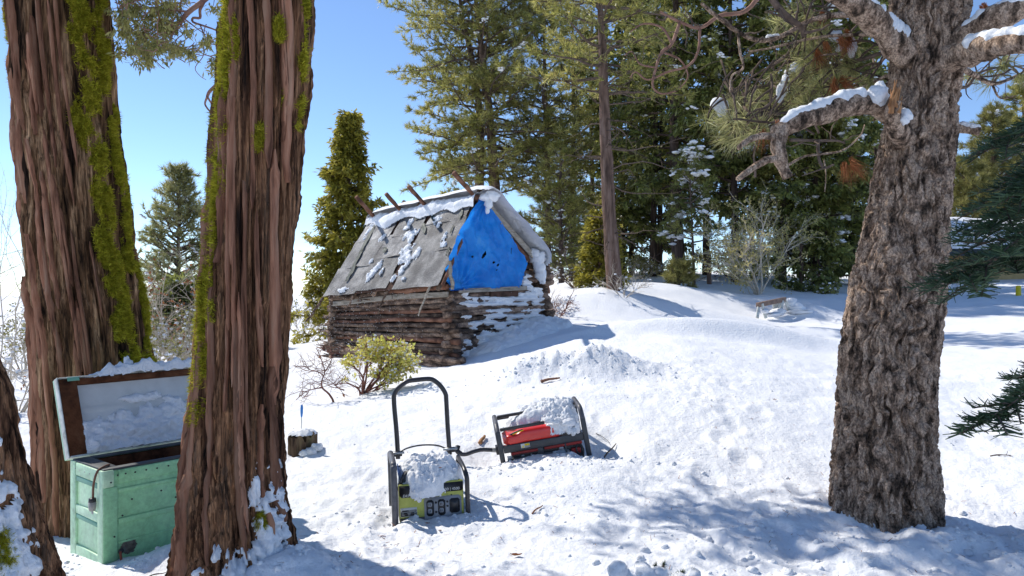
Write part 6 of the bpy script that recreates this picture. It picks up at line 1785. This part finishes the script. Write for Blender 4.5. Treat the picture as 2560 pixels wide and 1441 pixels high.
# cedars and firs behind it
D = dict(kind='fir', leaf='dark_leaf', bark='dark_bark', droop=.05, snow_size=.085)
plant('cedar_tree', 'thick dark cedar trunk in the forest right of the tall bare pine', [(1700, 712), (1692, 560), (1685, 300), (1690, 0)], 26.0, 20, 16, 4.5, tri(2.7, .6, .8), seed=711, nb=85, snow=190, dens=.85, dead=10, **D)
plant('cedar_tree', 'dark twin-stemmed cedar just left of the thick cedar trunk', [(1632, 710), (1634, 560), (1640, 300), (1640, 0)], 29.0, 11, 15, 3.4, tri(2.1, .6, .8), seed=712, nb=70, snow=150, dens=.85, dead=6, **D)
plant('cedar_tree', 'slender dark cedar touching its twin left of the thick trunk', [(1648, 710), (1650, 560), (1655, 300), (1660, 0)], 29.4, 9, 14, 5.0, tri(1.5, .6, .8), seed=713, nb=45, snow=100, **D)
plant('cedar_tree', 'full dark cedar between the bare pine and the thick trunk', [(1580, 715), (1578, 560), (1580, 300), (1582, 90)], 31.0, 8, 14, 2.4, tri(2.0, .7, .9), seed=714, nb=75, snow=150, dens=.85, **D)
plant('cedar_tree', 'tall dark cedar behind the pale leafless shrub', [(1840, 700), (1838, 560), (1830, 300), (1825, 0)], 25.0, 13, 14, 4.4, tri(2.3, .6, .8), seed=715, nb=66, snow=180, dens=.85, dead=6, **D)
plant('cedar_tree', 'slim dark cedar right of the pale shrub, bare lower stem', [(1884, 700), (1880, 560), (1885, 300), (1890, 0)], 26.0, 8, 13, 4.6, tri(2.0, .6, .8), seed=716, nb=56, snow=160, dens=.85, **D)
plant('fir_tree', 'dark fir with big snow pads low on its right boughs, left of the big pine', [(2040, 700), (2040, 500), (2040, 300), (2040, 60)], 24.0, 9, 11.0, 2.2, tri(2.1, .6, .9), seed=717, nb=110, snow=150, **dict(D, snow_size=.15))
plant('fir_tree', 'dark fir half hidden by the left edge of the big pine trunk', [(2130, 700), (2128, 500), (2128, 300), (2125, 60)], 25.5, 9, 12, 1.9, tri(1.9, .6, .9), seed=718, nb=105, snow=150, **dict(D, snow_size=.12))
plant('fir_tree', 'dark fir behind the pale shrub with snow dusted boughs', [(1958, 705), (1958, 500), (1958, 300), (1955, 60)], 24.0, 9, 12.5, 2.6, tri(2.0, .6, .9), seed=719, nb=80, snow=170, dens=.85, **D)
plant('cedar_tree', 'far dark cedar filling the forest between thick trunk and shrub', [(1765, 700), (1766, 500), (1768, 300), (1770, 60)], 29.0, 10, 15, 4.4, tri(2.6, .6, .9), seed=720, nb=60, snow=170, dens=.8, **D)
plant('pine_tree', 'thin young tree with black bare stem in front of the forest', [(1736, 705), (1733, 640), (1728, 520), (1722, 380)], 23.5, 5, 5.4, 3.0, tri(1.1, .7, .7), 'pine', 721, nb=30, snow=40, snow_size=.14, bark='dark_bark', leaf='dark_leaf')
far = [(1480, 33.0, 13.5, 731, 'far cedar behind the bare pine, its stem hidden', 2.0), (2000, 30.0, 15.0, 732, 'far cedar showing between the two snow-padded firs', 3.6), (2090, 28.0, 14.5, 735, 'far cedar high behind the firs left of the big pine', 3.0), (2190, 32.0, 15.5, 736, 'far cedar hidden mostly by the big pine', 3.0), (1555, 31.0, 15.0, 737, 'far cedar to the right of the bare pine stem', 3.4)]
for (px, Yd, top, sd, lab, zb) in far:
    plant('cedar_tree', lab, [(px, 700), (px + 2, 500), (px - 3, 300), (px, 100)], Yd, 8, top, zb, tri(2.5, .6, .8), seed=sd, nb=52, snow=110, dens=.75, leafsize=1.25, **dict(D, snow_size=.11))
# trunks standing bare at the forest edge
def bare_trunk(label, pts, Y, rpx, seed, mat='dark_bark'):
    a = ax(pts, Y); r = rpx / FPX * Y
    t = thing('dead_trunk', label, 'tree', tuple(a[0] + [0, 0, .3]))
    mb = MB(); mb.tube(bez(a, 16), taper(16, r, r * .9), 12, True, .22, seed); mb.build('trunk', M[mat], t, smooth=True)
    rs = np.random.RandomState(seed); m = MB()
    for k in range(6):
        z = rs.uniform(.4, 1.0); q = a[0] + (a[-1] - a[0]) * z; m.tube(wander(q, [rs.choice([-1, 1]), -.3, -.2], rs.uniform(.3, .9), 6, rs, .15), taper(7, .012, .003), 5)
    tag(m.build('dead_branches', M['twig'], t), kind='stuff')
bare_trunk('short broken grey trunk at the forest edge, left of the pale shrub', [(1773, 695), (1773, 660), (1772, 628)], 24.0, 6, 3, 'far_bark')
bare_trunk('thin grey snag among the firs right of the pale shrub', [(1946, 690), (1944, 640), (1943, 590)], 25.0, 7, 4)
bare_trunk('stubby dark trunk under the snow-padded fir', [(2003, 690), (2003, 660), (2004, 610)], 23.0, 5, 5)
# young trees
plant('young_cedar', 'yellow-green young cedar at the foot of the tall bare pine', [(1497, 740), (1497, 700), (1498, 660), (1500, 610)], 18.3, 3, 3.3, 1.5, tri(.55, .8, 1), 'fir', 741, nb=46, leaf='yellow_leaf', snow=10, snow_size=.06, leafsize=.7)
plant('young_pine', 'tiny yellow-green pine seedling in front of the thick cedar trunk', [(1700, 716), (1700, 700), (1700, 680), (1700, 664)], 21.0, 2, 2.25, 1.65, tri(.32, .6, 1), 'pine', 742, nb=30, leaf='olive_leaf', snow=0, leafsize=.9)
# left of the cabin
plant('cedar_tree', 'conical yellow-green cedar standing alone left of the cabin', [(868, 840), (870, 700), (872, 450), (876, 290)], 19.5, 10, 6.15, .35, lambda t: 1.7 * (1 - t) * (.85 + .2 * math.sin(t * 37)) + .06, 'fir', 751, nb=185, dens=1.0, leaf='yellow_leaf', bark='dark_bark', snow=7, snow_size=.06, leafsize=.72, droop=-.02, elev=-.05)
plant('pine_tree', 'small pale pine seen in the gap between the two near cedars', [(448, 880), (446, 700), (447, 520), (449, 430)], 18.5, 7, 4.5, .7, tri(1.35, .75, .9), 'pine', 752, nb=110, leaf='pine_needle_pale', snow=40, snow_size=.06, leafsize=.85)
plant('fir_tree', 'low dark snowy fir under the small pale pine, between the near cedars', [(455, 890), (455, 820), (455, 760), (456, 720)], 16.0, 5, 1.55, .2, tri(.85, .6, 1), 'fir', 753, nb=60, leaf='dark_leaf', bark='dark_bark', snow=60, snow_size=.07, leafsize=.7)
# right of the big pine
plant('pine_tree', 'yellow-green pine beyond the tan building, right of the big pine', [(2480, 720), (2482, 560), (2484, 400), (2486, 300)], 38.0, 12, 10.5, 2.2, tri(3.0, .6, .8), 'pine', 761, nb=120, leaf='olive_leaf', snow=50, leafsize=1.6)
plant('pine_tree', 'yellow-green pine just showing past the right side of the big pine', [(2410, 700), (2412, 560), (2412, 450), (2413, 400)], 36.0, 12, 7.8, 2.0, tri(2.4, .6, .8), 'pine', 762, nb=100, leaf='olive_leaf', snow=50, leafsize=1.5)
plant('pine_tree', 'tall green pine far behind at the right edge', [(2570, 700), (2570, 560), (2565, 350), (2560, 230)], 40.0, 12, 12.5, 3.0, tri(3.2, .6, .8), 'pine', 763, nb=110, leaf='pine_needle', snow=40, leafsize=1.6)

# ------------------------------------------------------------------ shrubs
def shrub(name, label, px, py, Y, h, spread, stems, mat, seed, leaf=None, nleaf=0, lsize=(.05, .03), r=.014, sub=3, up=1.0, snowy=0, lean=(0, 0), start=.35):
    """a multi-stemmed shrub of forking stems"""
    rs = np.random.RandomState(seed)
    b = at(px, py, Y); b[2] = gz(b[0], b[1])
    root = thing(name, label, 'shrub', tuple(b), {'snowy_bush': 'snow-flecked bushes', 'bare_shrub': 'leafless shrubs', 'pale_shrub': 'pale shrubs'}.get(name))
    P_, D_ = [], []
    w = MB()
    def grow(p, d, L, rr, lev):
        n = 7
        c = wander(p, d, L, n, rs, .14, .02 * up)
        w.tube(c, taper(n + 1, rr, rr * .5), 6 if lev == 0 else 4 if lev == 1 else 3, False)
        if lev >= 1:
            for k in range(3, n + 1): P_.append(c[k]); D_.append(c[k] - c[k - 1])
        if lev < sub:
            m = 6 if lev == 0 else 5 if lev == 1 else 3
            for j in range(m):
                k = int(n * (start + (1 - start) * (j + rs.rand()) / m)); k = min(k, n)
                grow(c[k], nrm(c[k] - c[k - 1]) + rs.normal(0, .62, 3) * [1, 1, .7], L * rs.uniform(.38, .62), rr * .5, lev + 1)
    for i in range(stems):
        a = i * 2.4 + rs.uniform(-.4, .4)
        d = np.array([math.cos(a) * spread + lean[0], math.sin(a) * spread + lean[1], up])
        grow(b + [math.cos(a) * .05, math.sin(a) * .05, -.05], d, h * rs.uniform(.5, .75), r * rs.uniform(.7, 1.1), 0)
    tag(w.build('stems', M[mat], root), kind='stuff')
    if leaf and nleaf:
        P_ = np.array(P_); D_ = np.array(D_); i = rs.randint(0, len(P_), nleaf)
        lf = MB(); leaves(lf, P_[i] + rs.normal(0, .015, (nleaf, 3)), D_[i], lsize[0], lsize[1], rs)
        tag(lf.build('foliage', M[leaf], root), kind='stuff')
    if snowy:
        P_ = np.array(P_); i = rs.randint(0, len(P_), snowy); sb = MB(); lumps(sb, P_[i], rs.uniform(.012, .035, snowy) * (Y / 10) ** .5, seed, .6)
        tag(sb.build('snow_clumps', M['snow'], root, smooth=True), kind='stuff')
    return root
shrub('pale_shrub', 'pale many-stemmed shrub with fine yellowish twigs at the forest edge', 1895, 722, 21.5, 3.5, .62, 8, 'pale_twig', 801, 'straw_leaf', 6500, (.06, .035), .028, 3, 1.0, 0, (-.16, 0), .25)
shrub('pale_shrub', 'thin whitish sapling rising beside the pale many-stemmed shrub', 1880, 722, 21.8, 3.0, .30, 3, 'pale_twig', 802, 'straw_leaf', 1800, (.05, .03), .018, 3, 1.0, 0, (-.3, 0), .35)
def manzanita():
    rs = np.random.RandomState(811)
    b = at(905, 990, 9.5); b[2] = gz(b[0], b[1])
    root = thing('manzanita_bush', 'bright yellow-green leafy bush with red stems in front of the cabin wall', 'bush', tuple(b))
    w = MB(); P_, D_ = [], []
    heads = [(px - 8, py + 4, sx2 * .66, sy2 * .48, int(n * .62)) for (px, py, sx2, sy2, n) in [(960, 870, 70, 35, 150), (935, 890, 45, 22, 80), (1000, 890, 45, 25, 80), (990, 920, 50, 20, 70), (1035, 905, 22, 28, 60), (885, 905, 20, 16, 36), (925, 855, 24, 12, 30), (960, 935, 60, 14, 50), (1000, 945, 28, 10, 22), (975, 960, 14, 6, 9), (870, 950, 10, 6, 6), (1020, 900, 12, 20, 20)]]
    stem_r = .016
    for (px, py, sx_, sy_, n) in heads:
        e = at(px, py, 9.6 + rs.normal(0, .15))
        c = bez([b - [0, 0, .05], b + (e - b) * .4 + rs.normal(0, .05, 3), e], 12); w.tube(c, taper(12, stem_r, .006), 6, False)
        for k in range(n):
            p = at(px + rs.normal(0, sx_ * .72), py + rs.normal(0, sy_ * .62), 9.6 + rs.normal(0, .18))
            if k % 3 == 0: w.tube(bez([c[rs.randint(6, 12)], (e + p) / 2 + rs.normal(0, .02, 3), p], 6), taper(6, .005, .002), 4, False)
            for q in range(6): P_.append(p + rs.normal(0, .028, 3)); D_.append(rs.normal(0, .6, 3) + [0, 0, .8])
    tag(w.build('stems', M['red_twig'], root), kind='stuff')
    lf = MB(); leaves(lf, P_, np.array(D_), .052, .034, rs, .5); tag(lf.build('foliage', M['lime_leaf'], root), kind='stuff')
    i = rs.randint(0, len(P_), 420); sb = MB(); lumps(sb, np.array(P_)[i] + [0, 0, .015], rs.uniform(.007, .02, 420), 4, .6); tag(sb.build('snow_clumps', M['snow'], root, smooth=True), kind='stuff')
manzanita()
def twiggy(label, main, Y, seed, r0=.014, mat='red_twig', twigs=60, L=.35, leaf=4):
    rs = np.random.RandomState(seed)
    b = at(main[0][0][0], main[0][0][1], Y); b[2] = gz(b[0], b[1])
    root = thing('bare_shrub', label, 'shrub', tuple(b))
    w = MB(); ends = []
    for i, l in enumerate(main):
        c = bez([at(x, y, Y + .1 * math.sin(x * .1)) for (x, y) in l], 20)
        if i == 0: c[0] = b - [0, 0, .05]
        w.tube(c, taper(20, r0 if i == 0 else r0 * .6, r0 * .22), 6, False)
        for k in range(twigs // len(main)):
            q = c[rs.randint(5, 20)]
            t = wander(q, rs.normal(0, 1, 3) * [1, .6, .7] + [0, 0, .35], rs.uniform(.3, 1) * L, 7, rs, .32); w.tube(t, taper(8, r0 * .28, r0 * .10), 4, False)
            for s in (3, 5):
                t2 = wander(t[s], rs.normal(0, 1, 3) * [1, .6, .8], rs.uniform(.2, .5) * L, 5, rs, .3); w.tube(t2, taper(6, r0 * .18, r0 * .08), 3, False); ends.append(t2[-1])
    tag(w.build('stems', M[mat], root), kind='stuff')
    if leaf:
        lf = MB(); i = rs.randint(0, len(ends), leaf); leaves(lf, np.array(ends)[i], np.tile([0, 0, -1.], (leaf, 1)), .07, .04, rs, .6); lf.build('dry_leaves', M['dry_leaf'], root)
twiggy('bare red-twigged bush in the snow left of the leafy yellow-green bush', [[(836, 1006), (822, 985), (806, 970), (805, 950), (812, 930), (800, 890), (790, 870)], [(806, 970), (790, 972), (765, 980), (740, 1000)], [(810, 940), (795, 930), (775, 925), (760, 915)], [(812, 930), (822, 915), (830, 895), (828, 880)], [(860, 976), (845, 970), (835, 960), (820, 950)], [(900, 990), (898, 970), (905, 955), (898, 940), (900, 910)]], 9.0, 821, .014, 'red_twig', 78, .36)
shrub('brown_bush', 'tangle of bare twigs with rusty leaves in the gap between the cedars', 440, 890, 13.5, 2.5, .7, 9, 'pale_twig', 831, 'dry_leaf', 380, (.075, .05), .016, 3, 1.0, 60)
shrub('snowy_bush', 'olive snow-flecked bush low in the gap between the near cedars', 400, 895, 12.5, 1.5, .9, 9, 'pale_twig', 832, 'olive_leaf', 900, (.06, .035), .012, 3, .9, 110)
shrub('snowy_bush', 'bare greyish bush with dry leaves low beside the leaning cedar', 478, 895, 12.8, 1.4, .9, 8, 'pale_twig', 833, 'dry_leaf', 90, (.06, .04), .012, 3, .9, 90)
shrub('snowy_bush', 'frosted grey bush behind the leaning cedar, left of the conical cedar', 755, 835, 24.0, 1.7, .9, 9, 'pale_twig', 834, 'olive_leaf', 600, (.08, .05), .016, 3, 1.0, 120)
shrub('snowy_bush', 'snow-flecked tangle of bare shrubs at the far left edge', 40, 1060, 9.0, 1.35, .6, 9, 'pale_twig', 835, 'dry_leaf', 60, (.06, .04), .014, 3, 1.0, 150)
shrub('snowy_bush', 'grey-green snowy bush behind the far left tangle', 60, 900, 13.0, 1.5, .7, 9, 'pale_twig', 836, 'olive_leaf', 1400, (.06, .03), .014, 3, 1.0, 140)
shrub('bare_sapling', 'thin leafless sapling against the sky at the left edge', 15, 950, 11.0, 3.4, .22, 3, 'pale_twig', 837, None, 0, (.05, .03), .014, 3, 1.2, 0)
shrub('bare_shrub', 'bare brown shrub right of the cabin under the pines', 1440, 738, 19.0, 1.3, .8, 8, 'twig', 838, None, 0, (.05, .03), .016, 3, .9, 60)
shrub('bare_shrub', 'low leafless shrub beside the right corner of the cabin', 1392, 775, 15.5, .8, .9, 8, 'red_twig', 839, None, 0, (.05, .03), .011, 3, .8, 50)
shrub('bare_shrub', 'wispy dry stems at the foot of the tall bare pine', 1560, 730, 17.0, .9, .8, 7, 'pale_twig', 840, None, 0, (.05, .03), .010, 2, .9, 20)
shrub('brush_pile', 'dark brush and fallen boughs at the foot of the snow-padded firs', 2045, 708, 22.5, .8, 1.6, 12, 'dark_bark', 841, 'dark_leaf', 1700, (.12, .05), .014, 3, .45, 90)
shrub('bare_shrub', 'reddish brush deep in the forest behind the pale shrub', 1825, 695, 27.0, 1.9, .8, 10, 'red_twig', 842, 'dry_leaf', 900, (.09, .06), .016, 3, .9, 60)
shrub('bare_shrub', 'low brush deep in the forest left of the thick cedar', 1610, 705, 28.0, 1.4, .9, 10, 'pale_twig', 843, 'olive_leaf', 700, (.09, .06), .016, 3, .9, 70)
shrub('bare_shrub', 'dry twiggy bush beyond the building right of the big pine', 2440, 640, 34.0, 3.4, .9, 10, 'pale_twig', 844, 'dry_leaf', 900, (.12, .08), .025, 3, .9, 60)
